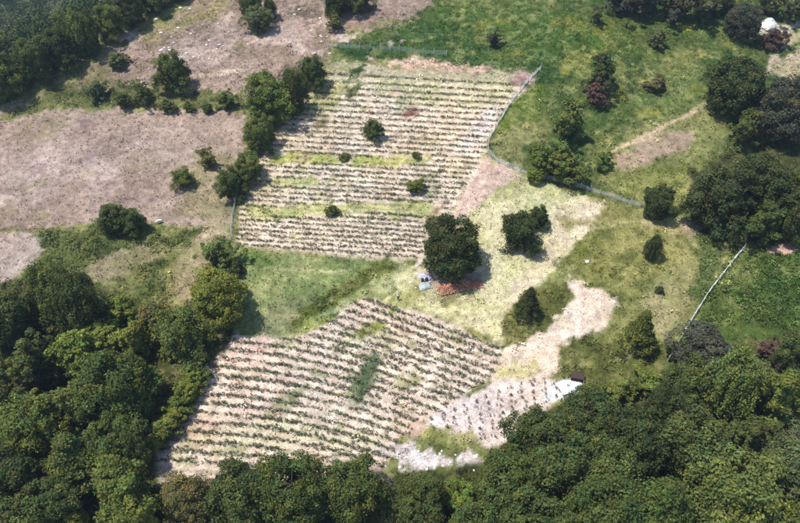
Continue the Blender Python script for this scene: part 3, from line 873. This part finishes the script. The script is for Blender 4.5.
T((708, 61, 765, 113), 'round', 'dark', 'broad dark tree where the dirt path meets the right edge wood')
T((757, 76, 812, 146), 'round', 'plum', 'grey-green big tree at the right edge above the dark wood', var=0)
T((728, 108, 766, 150), 'loose', 'deep', 'ragged green tree below the broad dark one near the right edge')
T((688, 152, 752, 246), 'round', 'dark', 'big very dark tree at the left front of the right edge wood', var=2)
T((732, 148, 792, 226), 'round', 'dark', 'big very dark tree in the middle of the right edge wood', var=1)
T((776, 160, 826, 236), 'round', 'deep', 'dark tree at the right rear of the right edge wood')
T((744, 192, 790, 250), 'loose', 'deep', 'ragged dark tree at the front of the right edge wood')
T((786, 196, 818, 250), 'oval', 'deep', 'upright tree in front of the right edge wood by the border')
T((720, 168, 742, 196), 'bush', 'grey', 'pale grey bush at the upper left corner of right edge wood', **SH)
T((672, 326, 738, 380), 'round', 'plum', 'wide dusky bush at the lower end of the pale straight fence', **SH)
T((756, 338, 786, 362), 'bush', 'rust', 'dark rusty bush at the lower right beside green scrub', **SH)
T((200, 236, 238, 270), 'loose', 'mid', 'green tree just below the left end of the upper field')
T((228, 256, 246, 278), 'bush', 'dark', 'small dark bush between the wood and the green wedge', **SH)
T((186, 262, 250, 336), 'round', 'yellow', 'yellow-green broad tree between the two vine fields at left', var=2)
T((60, 500, 92, 540), 'bush', 'yellow', 'bright yellow-green bush at the bottom edge, left', **SH)
T((442, 470, 482, 520), 'bush', 'bright', 'bright green bush between two big trees at the bottom edge', **SH)

# strip of bright bushes along the left side of the lower field
for i, b in enumerate([(184, 362, 210, 388), (176, 376, 202, 402), (167, 390, 194, 416), (157, 404, 185, 430), (148, 418, 175, 444), (140, 432, 165, 456)]):
    T(b, 'bush', 'yellow' if i % 2 else 'bright', '%s bush, %s from the top in the strip left of lower field' % ('yellow-green' if i % 2 else 'fresh green', ORD[i]), group='bright bushes beside the lower field', **SH)

def wood(boxes, place, group, band_px=42):
    """trees of one wood; each label says its place in the wood: row up from the nearest row, then order from the left"""
    made = []
    for b in boxes:
        box, kind, tint = b[:4], b[4], b[5]
        made.append((T(box, kind, tint, 'tree', group=group), box))
    made.sort(key=lambda m: -m[1][3])
    rows, cur = [], []
    for m in made:
        if cur and cur[0][1][3] - m[1][3] > band_px: rows.append(cur); cur = []
        cur.append(m)
    rows.append(cur)
    for ri, rw in enumerate(rows):
        rw.sort(key=lambda m: m[1][0] + m[1][2])
        for i, (o, bx) in enumerate(rw):
            o['label'] = '%s tree, %s from left in the %s row up, %s' % (PRETTY[TREE_TINT[o.name]], ORD[i], ORD[ri], place)

ridge = [(-24, 62, 22, 116, 'round', 'mid'), (6, 68, 36, 106, 'round', 'deep'), (22, 46, 62, 96, 'round', 'deep'), (46, 36, 84, 84, 'round', 'dark'), (66, 22, 100, 66, 'oval', 'mid'), (80, 26, 110, 66, 'oval', 'deep'),
         (98, 12, 132, 54, 'round', 'mid'), (118, 0, 152, 42, 'round', 'dark'), (142, -14, 174, 28, 'round', 'deep'), (164, -26, 198, 12, 'round', 'dark'), (-14, 42, 26, 86, 'round', 'mid'), (126, -22, 154, 18, 'oval', 'deep'), (188, -36, 214, 0, 'round', 'deep')]
ridge = [(b[0] - 6, b[1] - 8, b[2] - 8, b[3] - 12, b[4], b[5]) for b in ridge]
wood(ridge, 'ridge wood', 'trees of the ridge wood at upper left', 30)

left = [(28, 262, 72, 322, 'oval', 'mid'), (52, 276, 100, 340, 'oval', 'deep'), (-18, 288, 40, 350, 'round', 'deep'), (0, 330, 58, 400, 'loose', 'deep'), (96, 292, 136, 330, 'bush', 'bright'), (130, 300, 170, 346, 'bush', 'olive'),
        (150, 304, 208, 370, 'round', 'mid'), (82, 348, 154, 430, 'round', 'deep'), (50, 326, 104, 384, 'bush', 'bright'), (108, 318, 156, 364, 'loose', 'yellow'), (76, 318, 120, 356, 'bush', 'bright'), (0, 392, 62, 462, 'oval', 'mid'), (44, 372, 104, 440, 'loose', 'mid'),
        (-30, 360, 22, 430, 'round', 'deep'), (40, 420, 104, 498, 'cone', 'mid'), (88, 410, 148, 480, 'round', 'deep'), (-26, 440, 42, 520, 'round', 'dark'), (20, 470, 74, 540, 'round', 'deep'), (84, 452, 164, 548, 'oval', 'mid'),
        (158, 456, 214, 546, 'round', 'olive'), (204, 440, 276, 546, 'round', 'deep'), (256, 442, 328, 546, 'round', 'deep'), (318, 440, 384, 542, 'oval', 'deep'), (-30, 500, 40, 570, 'round', 'deep'), (116, 424, 152, 474, 'oval', 'deep')]
wood(left, 'lower left wood', 'trees of the lower left wood')

right = [(394, 460, 454, 552, 'round', 'deep'), (446, 500, 500, 570, 'oval', 'mid'), (466, 440, 536, 530, 'round', 'deep'), (506, 402, 572, 476, 'oval', 'deep'), (554, 388, 614, 456, 'round', 'deep'), (524, 430, 600, 520, 'oval', 'deep'),
         (594, 392, 664, 482, 'round', 'dark'), (600, 374, 640, 408, 'loose', 'mid'), (640, 382, 684, 440, 'oval', 'dark'), (632, 368, 668, 400, 'loose', 'bright'), (664, 350, 716, 414, 'round', 'deep'), (704, 352, 760, 420, 'oval', 'mid'),
         (744, 358, 806, 430, 'loose', 'mid'), (654, 402, 722, 476, 'oval', 'deep'), (716, 398, 770, 478, 'loose', 'deep'), (762, 420, 826, 506, 'round', 'grey'), (690, 440, 776, 546, 'oval', 'mid'), (620, 462, 700, 556, 'cone', 'deep'),
         (560, 474, 640, 556, 'oval', 'deep'), (488, 484, 570, 566, 'round', 'deep'), (766, 486, 830, 566, 'cone', 'mid'), (776, 322, 816, 376, 'round', 'deep'), (580, 440, 640, 500, 'oval', 'mid'), (724, 500, 776, 570, 'round', 'deep')]
wood(right, 'lower right wood', 'trees of the lower right wood')

# ------------------------------------------------------------------ vines in rows
def vine_mesh(seed, nl=60, spread=1.0):
    r = np.random.default_rng(seed)
    k = 5
    cx = r.normal(0, 0.36, k); cy = r.normal(0, 0.2, k); cz = r.uniform(0.28, 0.62, k)
    w = r.integers(0, k, nl)
    d = unit(r.normal(size=(nl, 3)) + np.array([0, 0, 0.3]))
    P = np.stack([cx[w], cy[w], cz[w]], 1) * spread + d * r.uniform(0.12, 0.30, (nl, 1))
    P[:, 2] = np.maximum(P[:, 2], 0.04)
    U, W = leaf_axes(unit(d + 0.6 * r.normal(size=d.shape)), r.uniform(0.07, 0.15, nl), r, 0.75)
    v, f, c = quads_from(P, U, W, np.repeat(r.uniform(0.65, 1.4, (nl, 1)), 3, 1) * (1 + r.normal(0, 0.12, (nl, 3))))
    a = np.array([[-0.03, 0, -0.1], [0, 0.03, 0.35], [0.03, 0, -0.1], [0, -0.03, 0.35]])       # stem
    v = np.concatenate([v, a]); f = np.concatenate([f, [[len(v) - 4, len(v) - 3, len(v) - 2, len(v) - 1]]]); c = np.concatenate([c, np.full((4, 3), 0.6)])
    return v, f, np.clip(c, 0.1, 3)

VSRC = [vine_mesh(100 + i) for i in range(6)]
VME = [np_mesh('vine', v, f, M_LEAF, c) for v, f, c in VSRC]

def row_points(fn, x0, x1, poly, step, seed, gap, skip=()):
    """plants every `step` metres along a row given in pixels, inside an outline"""
    r = np.random.default_rng(seed)
    pts = np.array([ground_at(x, fn(x))[0] for x in np.arange(x0, x1, 8.0)])
    L = np.concatenate([[0], np.cumsum(np.linalg.norm(np.diff(pts, axis=0), axis=1))])
    s = r.uniform(0, step) + np.cumsum(step * r.uniform(0.85, 1.15, int(L[-1] / step)))
    x = np.interp(s, L, pts[:, 0]) + r.normal(0, 0.10, len(s)); y = np.interp(s, L, pts[:, 1]) + r.normal(0, 0.10, len(s))
    z = height(x, y); px, py, _ = project(x, y, z)
    g = np.maximum(0.5 + fbm(x, y, 9.0, 91, 2), 0)
    k = (poly_sd(px, py, poly) < -1) & (r.random(len(s)) > gap * (0.4 + 1.2 * g))
    for q in skip: k &= poly_sd(px, py, q) > 0
    return [tuple(float(c) for c in p) for p in np.stack([x, y, z, px, py], 1)[k]]

def upper_row(k, n):
    u = k / (n - 1)
    u = u ** 0.92                                      # rows a little closer at the top
    def fn(x):
        a = 74 + (x - 325) * 0.058                     # topmost row
        b = 244 + (x - 236) * 0.070                    # lowest row
        return a + (b - a) * u 
    return fn
up_skip = [band([(268, 158), (330, 160), (400, 162), (432, 158)], 4), band([(246, 213), (300, 211), (360, 208), (434, 208)], 5), blob(350, 82, 20, 8, -40), blob(300, 182, 24, 4), blob(437, 210, 13, 4, -40)]
upper_pts = []
for k in range(N_UP):
    upper_pts += row_points(upper_row(k, N_UP), 228, 536, UPPER, 0.66, 500 + k, 0.12, up_skip)

def lower_row(y0):
    return lambda x: y0 + float(row_bend(np.array([x]))[0])
lower_skip = [blob(370, 331, 16, 7, -30), blob(365, 378, 5, 20, 25)]
lower_rows = []
y0 = LOW_Y0
while y0 < 486:
    lower_rows.append(row_points(lower_row(y0), 140, 512, LOWER, 0.72, 700 + len(lower_rows), 0.09, lower_skip))
    y0 += LOW_STEP + (y0 - LOW_Y0) * LOW_GROW

VINE_TINT = [(0.130, 0.134, 0.078), (0.104, 0.120, 0.064), (0.155, 0.130, 0.096), (0.120, 0.142, 0.086)]
def single_vine(p, label):
    o = bpy.data.objects.new('vine', random.choice(VME))
    COL.objects.link(o)
    o.location = p[:3]
    s = random.uniform(0.55, 1.1)
    o.scale = (s * 1.35, s, s * 0.8); o.rotation_euler = (0, 0, random.choice((0, math.pi)) + random.uniform(-0.4, 0.4))
    c = random.choice(VINE_TINT); k = random.uniform(0.75, 1.25)
    o.color = (c[0] * k, c[1] * k, c[2] * k, 1)
    tag(o, label, 'vine', 'vines planted in rows on the lower field')

rest = list(upper_pts)
count, rowno = 0, 0
HIDE = [b[:4] for b in left if b[3] > 470]
for rw in reversed(lower_rows):
    vis = [p for p in rw if not any(b[0] + 6 < p[3] < b[2] - 6 and p[4] > b[1] + 10 for b in HIDE)]
    hid = [p for p in rw if p not in vis]
    rest += hid
    if count + len(vis) > 305: rest += vis; count = 999; continue
    if len(vis) < 4: rest += vis; continue
    vis.sort(key=lambda p: p[3])
    for i, p in enumerate(vis):
        single_vine(p, 'leafy vine, %s from left in the %s row up from the bottom, lower field' % (ORD[min(i, 78)], ORD[rowno]))
    count += len(vis); rowno += 1

def rest_vines(pts, seed):
    r = np.random.default_rng(seed)
    V_, F_, C_, n0 = [], [], [], 0
    for x, y, z, px, py in pts:
        v, f, c = VSRC[r.integers(0, len(VSRC))]
        s = r.uniform(0.45, 1.0) * (1.12 if py > 290 else 0.92); a = r.normal(0, 0.4) + (math.pi if r.random() < 0.5 else 0)
        ca, sa = math.cos(a), math.sin(a)
        vv = np.stack([(v[:, 0] * ca - v[:, 1] * sa) * s * 1.35, (v[:, 0] * sa + v[:, 1] * ca) * s, v[:, 2] * s * 0.8], 1) + np.array([x, y, z])
        t = np.array(VINE_TINT[r.integers(0, 4)]) * r.uniform(0.75, 1.25)
        V_.append(vv); F_.append(f + n0); C_.append(c * t); n0 += len(v)
    return np_mesh('vine_rows', np.concatenate(V_), np.concatenate(F_), M_TUFT, np.concatenate(C_))
tag(link('vine_rows', rest_vines(rest, 61)), 'rows of small vines covering the upper field and the far lower field', 'vines', kind='stuff')

# young plants with stakes on the white plot
stake_mb = MB(); stake_mb.tube([(0.05, 0, -0.1), (0.06, 0, 0.6), (0.05, 0.01, 1.25)], [0.028, 0.026, 0.022], 5)
STAKE = stake_mb.mesh('stake', plain_mat('stake_wood', (0.46, 0.40, 0.33), 0.9, 0.2, 9))
PLANT = [np_mesh('foliage', *vine_mesh(200 + i, 40)[:2], M_LEAF, vine_mesh(200 + i, 40)[2]) for i in range(3)]
plot_rows = []
for k in range(13):
    cxk = 432 + k * 11
    pts = []
    for j in range(7):
        px, py = cxk + j * 1.2 + random.uniform(-1.5, 1.5), 420 - k * 4.4 + j * 6.4 + random.uniform(-1, 1)
        if poly_sd(np.array([px]), np.array([py]), PLOT)[0] < -2 and poly_sd(np.array([px]), np.array([py]), blob(452, 436, 28, 8, 4))[0] > 0:
            pts.append((px, py))
    if pts: plot_rows.append(pts)
for k, pts in enumerate(plot_rows):
    for j, (px, py) in enumerate(pts):
        g, t = ground_at(px, py)
        root = empty('young_plant', g, random.uniform(0, 6.28), (1, 1, 1))
        tag(root, 'staked young plant, %s from the top in the %s file from left, white plot' % (ORD[j], ORD[k]), 'plant', 'staked young plants on the white plot')
        link('stake', STAKE, root)
        fo = link('foliage', random.choice(PLANT), root)
        fo.scale = (0.8, 0.8, 0.95)
        c = random.choice([(0.09, 0.085, 0.06), (0.075, 0.09, 0.05), (0.10, 0.075, 0.065)])
        fo.color = (*c, 1)

# ------------------------------------------------------------------ fences
post_mb = MB()
post_mb.tube([(0, 0, -0.35), (0, 0, 0.9), (0.005, 0, 1.68), (0.005, 0, 1.76)], [0.085, 0.08, 0.075, 0.03], 6)
POST = post_mb.mesh('post', M_POST)

def fence(name, label, pix, spacing, mesh_step, wires, hgt0=1.35, thick=0.016, mat=None):
    g = [ground_at(*p)[0] for p in pix]
    pts = []
    for a, b in zip(g, g[1:]):
        n = max(1, int(round((b - a).length / spacing)))
        for i in range(n): pts.append(a.lerp(b, i / n))
    pts.append(g[-1])
    pts = [Vector((p.x + random.uniform(-.12, .12), p.y + random.uniform(-.12, .12), 0)) for p in pts]
    for p in pts: p.z = float(height(p.x, p.y))
    root = empty(name, pts[0])
    tag(root, label, 'fence')
    for p in pts:
        o = link('post', POST, root, p - pts[0])
        o.rotation_euler = (random.uniform(-.06, .06), random.uniform(-.06, .06), random.uniform(0, 3))
        o.scale = (1, 1, random.uniform(0.85, 1.05))
    mb = MB()
    for a, b in zip(pts, pts[1:]):
        d = b - a; ln = d.length
        hgt = hgt0 * random.uniform(0.72, 1.05)
        nseg = max(2, int(ln / 0.9))
        line = []
        for i in range(nseg + 1):
            q = a.lerp(b, i / nseg); q.z = float(height(q.x, q.y)); line.append(q - pts[0])
        for k in range(wires):
            h = 0.08 + (hgt - 0.1) * k / (wires - 1)
            mb.tube([q + Vector((0, 0, h - 0.05 * math.sin(math.pi * i / nseg))) for i, q in enumerate(line)], thick * 0.6, 3)
        m = int(ln / mesh_step)
        for i in range(1, m):
            q = a.lerp(b, i / m); q.z = float(height(q.x, q.y)); q = q - pts[0]
            mb.tube([q + Vector((0, 0, 0.04)), q + Vector((d.x / ln * 0.06, d.y / ln * 0.06, hgt * 0.97))], thick * 0.6, 3)
    link('wire_netting', mb.mesh('wire_netting', mat or M_WIRE), root)
    return root

fence('wire_fence', 'pale curved wire fence with posts right of the upper field', [(541, 69), (528, 82), (512, 102), (498, 124), (489, 140), (488, 152), (498, 163), (520, 172), (545, 179), (590, 191), (640, 207)], 2.2, 0.17, 7, 1.3, 0.024)
fence('wire_fence', 'straight pale netting fence running down the green slope at right', [(743, 249), (725, 271), (706, 297), (688, 325), (674, 350), (667, 361)], 2.4, 0.10, 6, 1.4, 0.036, plain_mat('pale_netting', (0.70, 0.76, 0.74), 0.7, 0.12, 8))
fence('wire_fence', 'thin bluish wire fence crossing the meadow above the upper field', [(326, 47), (360, 49), (400, 51), (446, 55)], 3.0, 0.25, 5, 1.2, 0.02)
fence('wire_fence', 'short wire fence at the left end of the upper field', [(262, 146), (248, 168), (238, 192), (233, 216), (231, 240)], 3.2, 0.2, 6, 1.4, 0.028)

# ------------------------------------------------------------------ rocks
def rock_mesh(seed):
    r = random.Random(seed)
    import bmesh
    bm = bmesh.new(); bmesh.ops.create_icosphere(bm, subdivisions=2, radius=0.5)
    o = Vector((r.uniform(-9, 9), r.uniform(-9, 9), r.uniform(-9, 9)))
    from mathutils import noise
    for v in bm.verts:
        n = noise.noise(v.co * 2.2 + o) * 0.35 + noise.noise(v.co * 5 + o) * 0.12
        v.co *= 1 + n
        v.co.z *= 0.62
    me = bpy.data.meshes.new('rock'); bm.to_mesh(me); bm.free()
    me.materials.append(M_ROCK)
    return me
ROCKS = [rock_mesh(i) for i in range(5)]
def rock(px, py, s, label, group):
    g, t = ground_at(px, py)
    o = link('rock', random.choice(ROCKS), None, g + Vector((0, 0, s * 0.12)))
    o.scale = (s * random.uniform(.8, 1.4), s * random.uniform(.8, 1.3), s * random.uniform(.7, 1.1)); o.rotation_euler = (0, 0, random.uniform(0, 6.28))
    tag(o, label, 'rock', group)
rr = random.Random(5)
for i in range(60):
    rock(rr.uniform(110, 330) if i % 2 else rr.gauss(190, 25), rr.uniform(8, 62), rr.uniform(0.25, 0.9), 'pale limestone rock lying on the dry hilltop', 'rocks on the dry hilltop')
for i in range(36):
    rock(rr.uniform(384, 478), rr.uniform(448, 471), rr.uniform(0.2, 0.75) * rr.uniform(0.4, 1.0), 'white limestone rock on the stony ground below the lower field', 'white rocks below the lower field')
for i in range(12):
    rock(rr.uniform(410, 430), rr.uniform(262, 290), rr.uniform(0.3, 0.7), 'white stone strewn left of the rust-red brush pile', 'white stones by the brush pile')
rock(587, 262, 1.0, 'single white stone on the olive slope below the curved fence', None)
rock(206, 369, 1.2, 'single white stone at the upper left edge of the lower field', None)

# ------------------------------------------------------------------ the corner under the big tree
def brush_pile():
    g, _ = ground_at(460, 287)
    root = empty('brush_pile', g)
    tag(root, 'rust-red heap of dry branches under the big dark tree', 'brush pile')
    r = random.Random(3)
    def hump(x): return 1.7 * max(0.0, 1 - (x / 5.0) ** 2) * (0.8 + 0.25 * math.sin(x * 1.7))
    m_stick = plain_mat('dry_branch', (0.30, 0.15, 0.10), 0.95, 0.3, 4)
    m_leaf = plain_mat('dead_leaves', (0.56, 0.27, 0.17), 0.95, 0.35, 3)
    mb = MB()
    for i in range(170):
        x = r.uniform(-4.6, 4.6); h = hump(x); y = r.uniform(-1.3, 1.3); z = h * (1 - (y / 1.5) ** 2) * r.uniform(0.5, 1.0)
        a = r.gauss(0.7, 0.6); ln = r.uniform(0.6, 1.3); e = r.uniform(-0.1, 0.5)
        dv = Vector((math.cos(a) * ln, math.sin(a) * ln, e)) * 0.7
        c = Vector((x, y, z + 0.05))
        mb.tube([c - dv, c + Vector((0, 0, 0.08)), c + dv], [0.035, 0.03, 0.012], 4)
    link('branches', mb.mesh('branches', m_stick), root)
    q = np.random.default_rng(8); n = 2600
    x = q.uniform(-4.7, 4.7, n); y = q.uniform(-1.45, 1.45, n)
    hz = 1.65 * np.clip(1 - (x / 5.0) ** 2, 0, 1) * (0.8 + 0.25 * np.sin(x * 1.7)) * (1 - (y / 1.6) ** 2)
    P = np.stack([x, y, hz * q.uniform(0.55, 1.0, n) + 0.03], 1)
    U, W = leaf_axes(unit(q.normal(size=(n, 3)) + np.array([0, 0, 0.8])), q.uniform(0.08, 0.2, n), q, 0.5)
    v, f, c = quads_from(P, U, W, np.ones((n, 3)))
    link('dead_leaves', np_mesh('dead_leaves', v, f, m_leaf), root)
    root.rotation_euler = (0, 0, R(14))
brush_pile()

def tarp(name, label, px, py, size, hgt, rgb, seed, rot=0.0):
    """a sheet draped over a heap: folds and a ragged hem"""
    g, _ = ground_at(px, py)
    n = 26; r = random.Random(seed)
    import bmesh
    from mathutils import noise
    bm = bmesh.new(); grid = []
    off = Vector((r.uniform(-9, 9), r.uniform(-9, 9), 0))
    for j in range(n + 1):
        row = []
        for i in range(n + 1):
            u, v = i / n * 2 - 1, j / n * 2 - 1
            rr_ = max(abs(u), abs(v)) * 0.6 + 0.4 * math.hypot(u, v)
            h = hgt * max(0.0, 1 - rr_ ** 2.2) * (0.75 + 0.5 * noise.noise(Vector((u * 1.6, v * 1.6, 0)) + off))
            h += 0.10 * noise.noise(Vector((u * 5, v * 5, 1)) + off) + 0.05
            k = 1 + 0.16 * noise.noise(Vector((u * 2, v * 2, 4)) + off)
            row.append(bm.verts.new((u * size[0] / 2 * k, v * size[1] / 2 * k, max(h, 0.03))))
        grid.append(row)
    for j in range(n):
        for i in range(n): bm.faces.new((grid[j][i], grid[j][i + 1], grid[j + 1][i + 1], grid[j + 1][i]))
    ext = bmesh.ops.extrude_face_region(bm, geom=bm.faces[:])
    for e in ext['geom']:
        if isinstance(e, bmesh.types.BMVert): e.co.z -= 0.35
    bm.normal_update()
    me = bpy.data.meshes.new(name); bm.to_mesh(me); bm.free()
    me.polygons.foreach_set('use_smooth', [True] * len(me.polygons))
    me.materials.append(plain_mat(name + '_sheet', rgb, 0.55, 0.12, 2.0, 0.4))
    o = link(name, me, None, g); o.rotation_euler = (0, 0, rot)
    tag(o, label, 'tarpaulin')
tarp('tarpaulin', 'pale blue-grey tarpaulin over a heap left of the brush pile', 425, 286, (2.6, 1.9), 0.9, (0.30, 0.34, 0.33), 4, 0.3)
tarp('tarpaulin', 'lilac-grey crumpled sheet at the foot of the big dark tree', 423, 276, (3.6, 1.5), 0.6, (0.34, 0.33, 0.42), 9, -0.4)
tarp('tarpaulin', 'bright white tarpaulin heap beside the path near the top right corner', 767, 25, (5.2, 4.6), 2.2, (0.55, 0.55, 0.54), 14, 0.5)
tarp('tarpaulin', 'white plastic sheet on the ground beside the dark wooden box', 571, 385, (5.0, 3.0), 0.45, (0.50, 0.51, 0.52), 19, 0.4)

def barrel(px, py, label):
    g, _ = ground_at(px, py)
    root = empty('barrel', g); tag(root, label, 'barrel', 'dark barrels by the tarpaulins')
    prof = [(0.0, 0.27), (0.03, 0.29), (0.28, 0.30), (0.30, 0.315), (0.33, 0.30), (0.58, 0.30), (0.60, 0.315), (0.63, 0.30), (0.86, 0.29), (0.89, 0.27)]
    mb = MB(); mb.tube([(0, 0, z - 0.02) for z, r_ in prof], [r_ for z, r_ in prof], 14)
    mt = plain_mat('dark_drum', (0.025, 0.03, 0.05), 0.5, 0.2, 4, 0.4)
    link('drum', mb.mesh('drum', mt, False), root)
    lb = MB(); lb.tube([(0, 0, 0.872), (0, 0, 0.884)], [0.25, 0.25], 14)
    link('lid', lb.mesh('lid', mt), root)
barrel(422.5, 281.5, 'dark barrel between the two tarpaulins, left one')
barrel(426.5, 280.8, 'dark barrel between the two tarpaulins, right one')

def wooden_box():
    g, _ = ground_at(577, 379)
    root = empty('wooden_box', g + Vector((0, 0, -0.05)), R(-14)); tag(root, 'dark brown wooden box beside the white plastic sheet', 'box')
    m = plain_mat('dark_boards', (0.055, 0.035, 0.03), 0.9, 0.3, 5)
    side, end = MB(), MB()
    side.box((0, 0, 0.09), (0.16, 0.03, 0.98)); sm = side.mesh('board', m)
    for k in range(13):
        for s in (-1, 1):
            o = link('board', sm, root, ((k - 6) * 0.165, s * 0.62, 0.42))
    for k in range(7):
        for s in (-1, 1):
            o = link('board', sm, root, (s * 1.09, (k - 3) * 0.165, 0.42)); o.rotation_euler = (0, 0, math.pi / 2)
    lid = MB(); lid.box((0, 0, 0), (2.36, 0.20, 0.04)); lm = lid.mesh('lid_board', m)
    for k in range(7):
        link('lid_board', lm, root, (0, (k - 3) * 0.21, 1.045 + 0.03 * k))
    p = MB(); p.tube([(0, 0, -0.4), (0, 0, 1.2), (0.01, 0, 2.2)], [0.06, 0.055, 0.05], 7)
    po = link('post', p.mesh('post', M_POST), None, ground_at(582, 388)[0])
    tag(po, 'single grey post standing at the right of the dark wooden box', 'post')
wooden_box()

# ------------------------------------------------------------------ person and goat
def skin_obj(name, verts, edges, radii, mat, parent=None, loc=(0, 0, 0), sub=2, root=0):
    me = bpy.data.meshes.new(name); me.from_pydata(verts, edges, [])
    o = link(name, me, parent, loc)
    md = o.modifiers.new('skin', 'SKIN'); md.use_smooth_shade = True
    if not me.skin_vertices: 
        bpy.context.view_layer.objects.active = o
    for i, r_ in enumerate(radii):
        sv = me.skin_vertices[0].data[i]; sv.radius = r_ if isinstance(r_, tuple) else (r_, r_)
        sv.use_root = (i == root)
    sb = o.modifiers.new('smooth', 'SUBSURF'); sb.levels = sub; sb.render_levels = sub
    me.materials.append(mat)
    return o

def person():
    g, _ = ground_at(398.2, 300)
    root = empty('person', g, R(200), (1.08, 1.08, 1.08))
    tag(root, 'person in white shirt and dark trousers standing between fields', 'person')
    m_skin = plain_mat('skin', (0.42, 0.26, 0.19), 0.6, 0.08, 8)
    V_ = [(0, 0, .95), (0, 0, 1.15), (0, .0, 1.40), (0, .01, 1.50), (0, .02, 1.58), (0, .03, 1.68), (0, .02, 1.76),
          (.19, 0, 1.42), (.25, .0, 1.14), (.24, .10, .90), (.24, .13, .81), (-.19, 0, 1.42), (-.26, .0, 1.14), (-.25, .08, .90), (-.25, .10, .81),
          (.10, 0, .90), (.11, .03, .50), (.12, -.02, .09), (.13, .12, .04), (-.10, 0, .90), (-.11, .0, .50), (-.12, -.06, .09), (-.13, .08, .04)]
    E_ = [(0, 1), (1, 2), (2, 3), (3, 4), (4, 5), (5, 6), (2, 7), (7, 8), (8, 9), (9, 10), (2, 11), (11, 12), (12, 13), (13, 14), (0, 15), (15, 16), (16, 17), (17, 18), (0, 19), (19, 20), (20, 21), (21, 22)]
    Rr_ = [.13, .13, .14, .06, .075, .10, .06, .06, .045, .035, .04, .06, .045, .035, .04, .085, .06, .045, .035, .085, .06, .045, .035]
    skin_obj('body', V_, E_, Rr_, m_skin, root)
    skin_obj('shirt', [V_[i] for i in (0, 1, 2, 7, 8, 11, 12)], [(0, 1), (1, 2), (2, 3), (3, 4), (2, 5), (5, 6)], [.17, .16, .17, .085, .07, .085, .07], plain_mat('white_shirt', (0.78, 0.77, 0.76), 0.85, 0.06, 6), root)
    skin_obj('trousers', [(0, 0, .97)] + [V_[i] for i in (15, 16, 17, 19, 20, 21)], [(0, 1), (1, 2), (2, 3), (0, 4), (4, 5), (5, 6)], [.155, .11, .085, .07, .11, .085, .07], plain_mat('dark_trousers', (0.02, 0.02, 0.025), 0.85, 0.1, 6), root)
    skin_obj('hair', [(0, -.01, 1.68), (0, -.005, 1.74), (0, .02, 1.79)], [(0, 1), (1, 2)], [.10, .105, .05], plain_mat('grey_hair', (0.30, 0.28, 0.26), 0.8, 0.15, 20), root)
person()

def goat():
    g, _ = ground_at(160, 223)
    root = empty('goat', g, R(205), (1.1, 1.1, 1.1))
    tag(root, 'small white goat grazing at the edge of the dry pasture', 'goat')
    m = plain_mat('white_coat', (0.74, 0.72, 0.68), 0.9, 0.08, 7)
    V_ = [(0, 0, .66), (.28, 0, .66), (.42, 0, .70), (.58, 0, .62), (.70, 0, .42), (.82, 0, .30), (-.28, 0, .66), (-.42, 0, .68), (-.52, 0, .60),
          (.34, .12, .52), (.33, .12, .28), (.34, .12, .03), (.34, -.12, .52), (.36, -.12, .28), (.40, -.12, .03),
          (-.36, .12, .54), (-.30, .12, .40), (-.42, .12, .26), (-.40, .12, .03), (-.36, -.12, .54), (-.32, -.12, .40), (-.45, -.12, .26), (-.44, -.12, .03)]
    E_ = [(0, 1), (1, 2), (2, 3), (3, 4), (4, 5), (0, 6), (6, 7), (7, 8), (1, 9), (9, 10), (10, 11), (1, 12), (12, 13), (13, 14), (6, 15), (15, 16), (16, 17), (17, 18), (6, 19), (19, 20), (20, 21), (21, 22)]
    R_ = [.25, .23, .17, .13, .12, .06, .23, .16, .04, .08, .045, .035, .08, .045, .035, .10, .065, .04, .035, .10, .065, .04, .035]
    skin_obj('body', V_, E_, R_, m, root)
    for s in (-1, 1):
        e = MB(); e.tube([(.64, s * .06, .52), (.62, s * .14, .50), (.62, s * .20, .45)], [.02, .035, .01], 6)
        link('ear', e.mesh('ear', m, True), root)
        h = MB(); h.tube([(.62, s * .03, .55), (.55, s * .04, .64), (.47, s * .05, .66)], [.02, .015, .005], 6)
        link('horn', h.mesh('horn', M_ROCK, True), root)
goat()

# ------------------------------------------------------------------ haze
def haze():
    mb = MB(); mb.box((-200, 450, 20), (3200, 3200, 320))
    m = bpy.data.materials.new('air'); m.use_nodes = True
    nt = m.node_tree; nt.nodes.clear()
    out = nt.nodes.new('ShaderNodeOutputMaterial'); pv = nt.nodes.new('ShaderNodeVolumePrincipled')
    pv.inputs['Color'].default_value = (0.55, 0.74, 1.0, 1); pv.inputs['Density'].default_value = 0.00015; pv.inputs['Anisotropy'].default_value = 0.2
    nt.links.new(pv.outputs[0], out.inputs['Volume'])
    o = link('haze', mb.mesh('haze', m)); tag(o, 'thin bluish air haze over the hillside and the valley', 'haze', kind='stuff')
USE_HAZE = True
if USE_HAZE: haze()
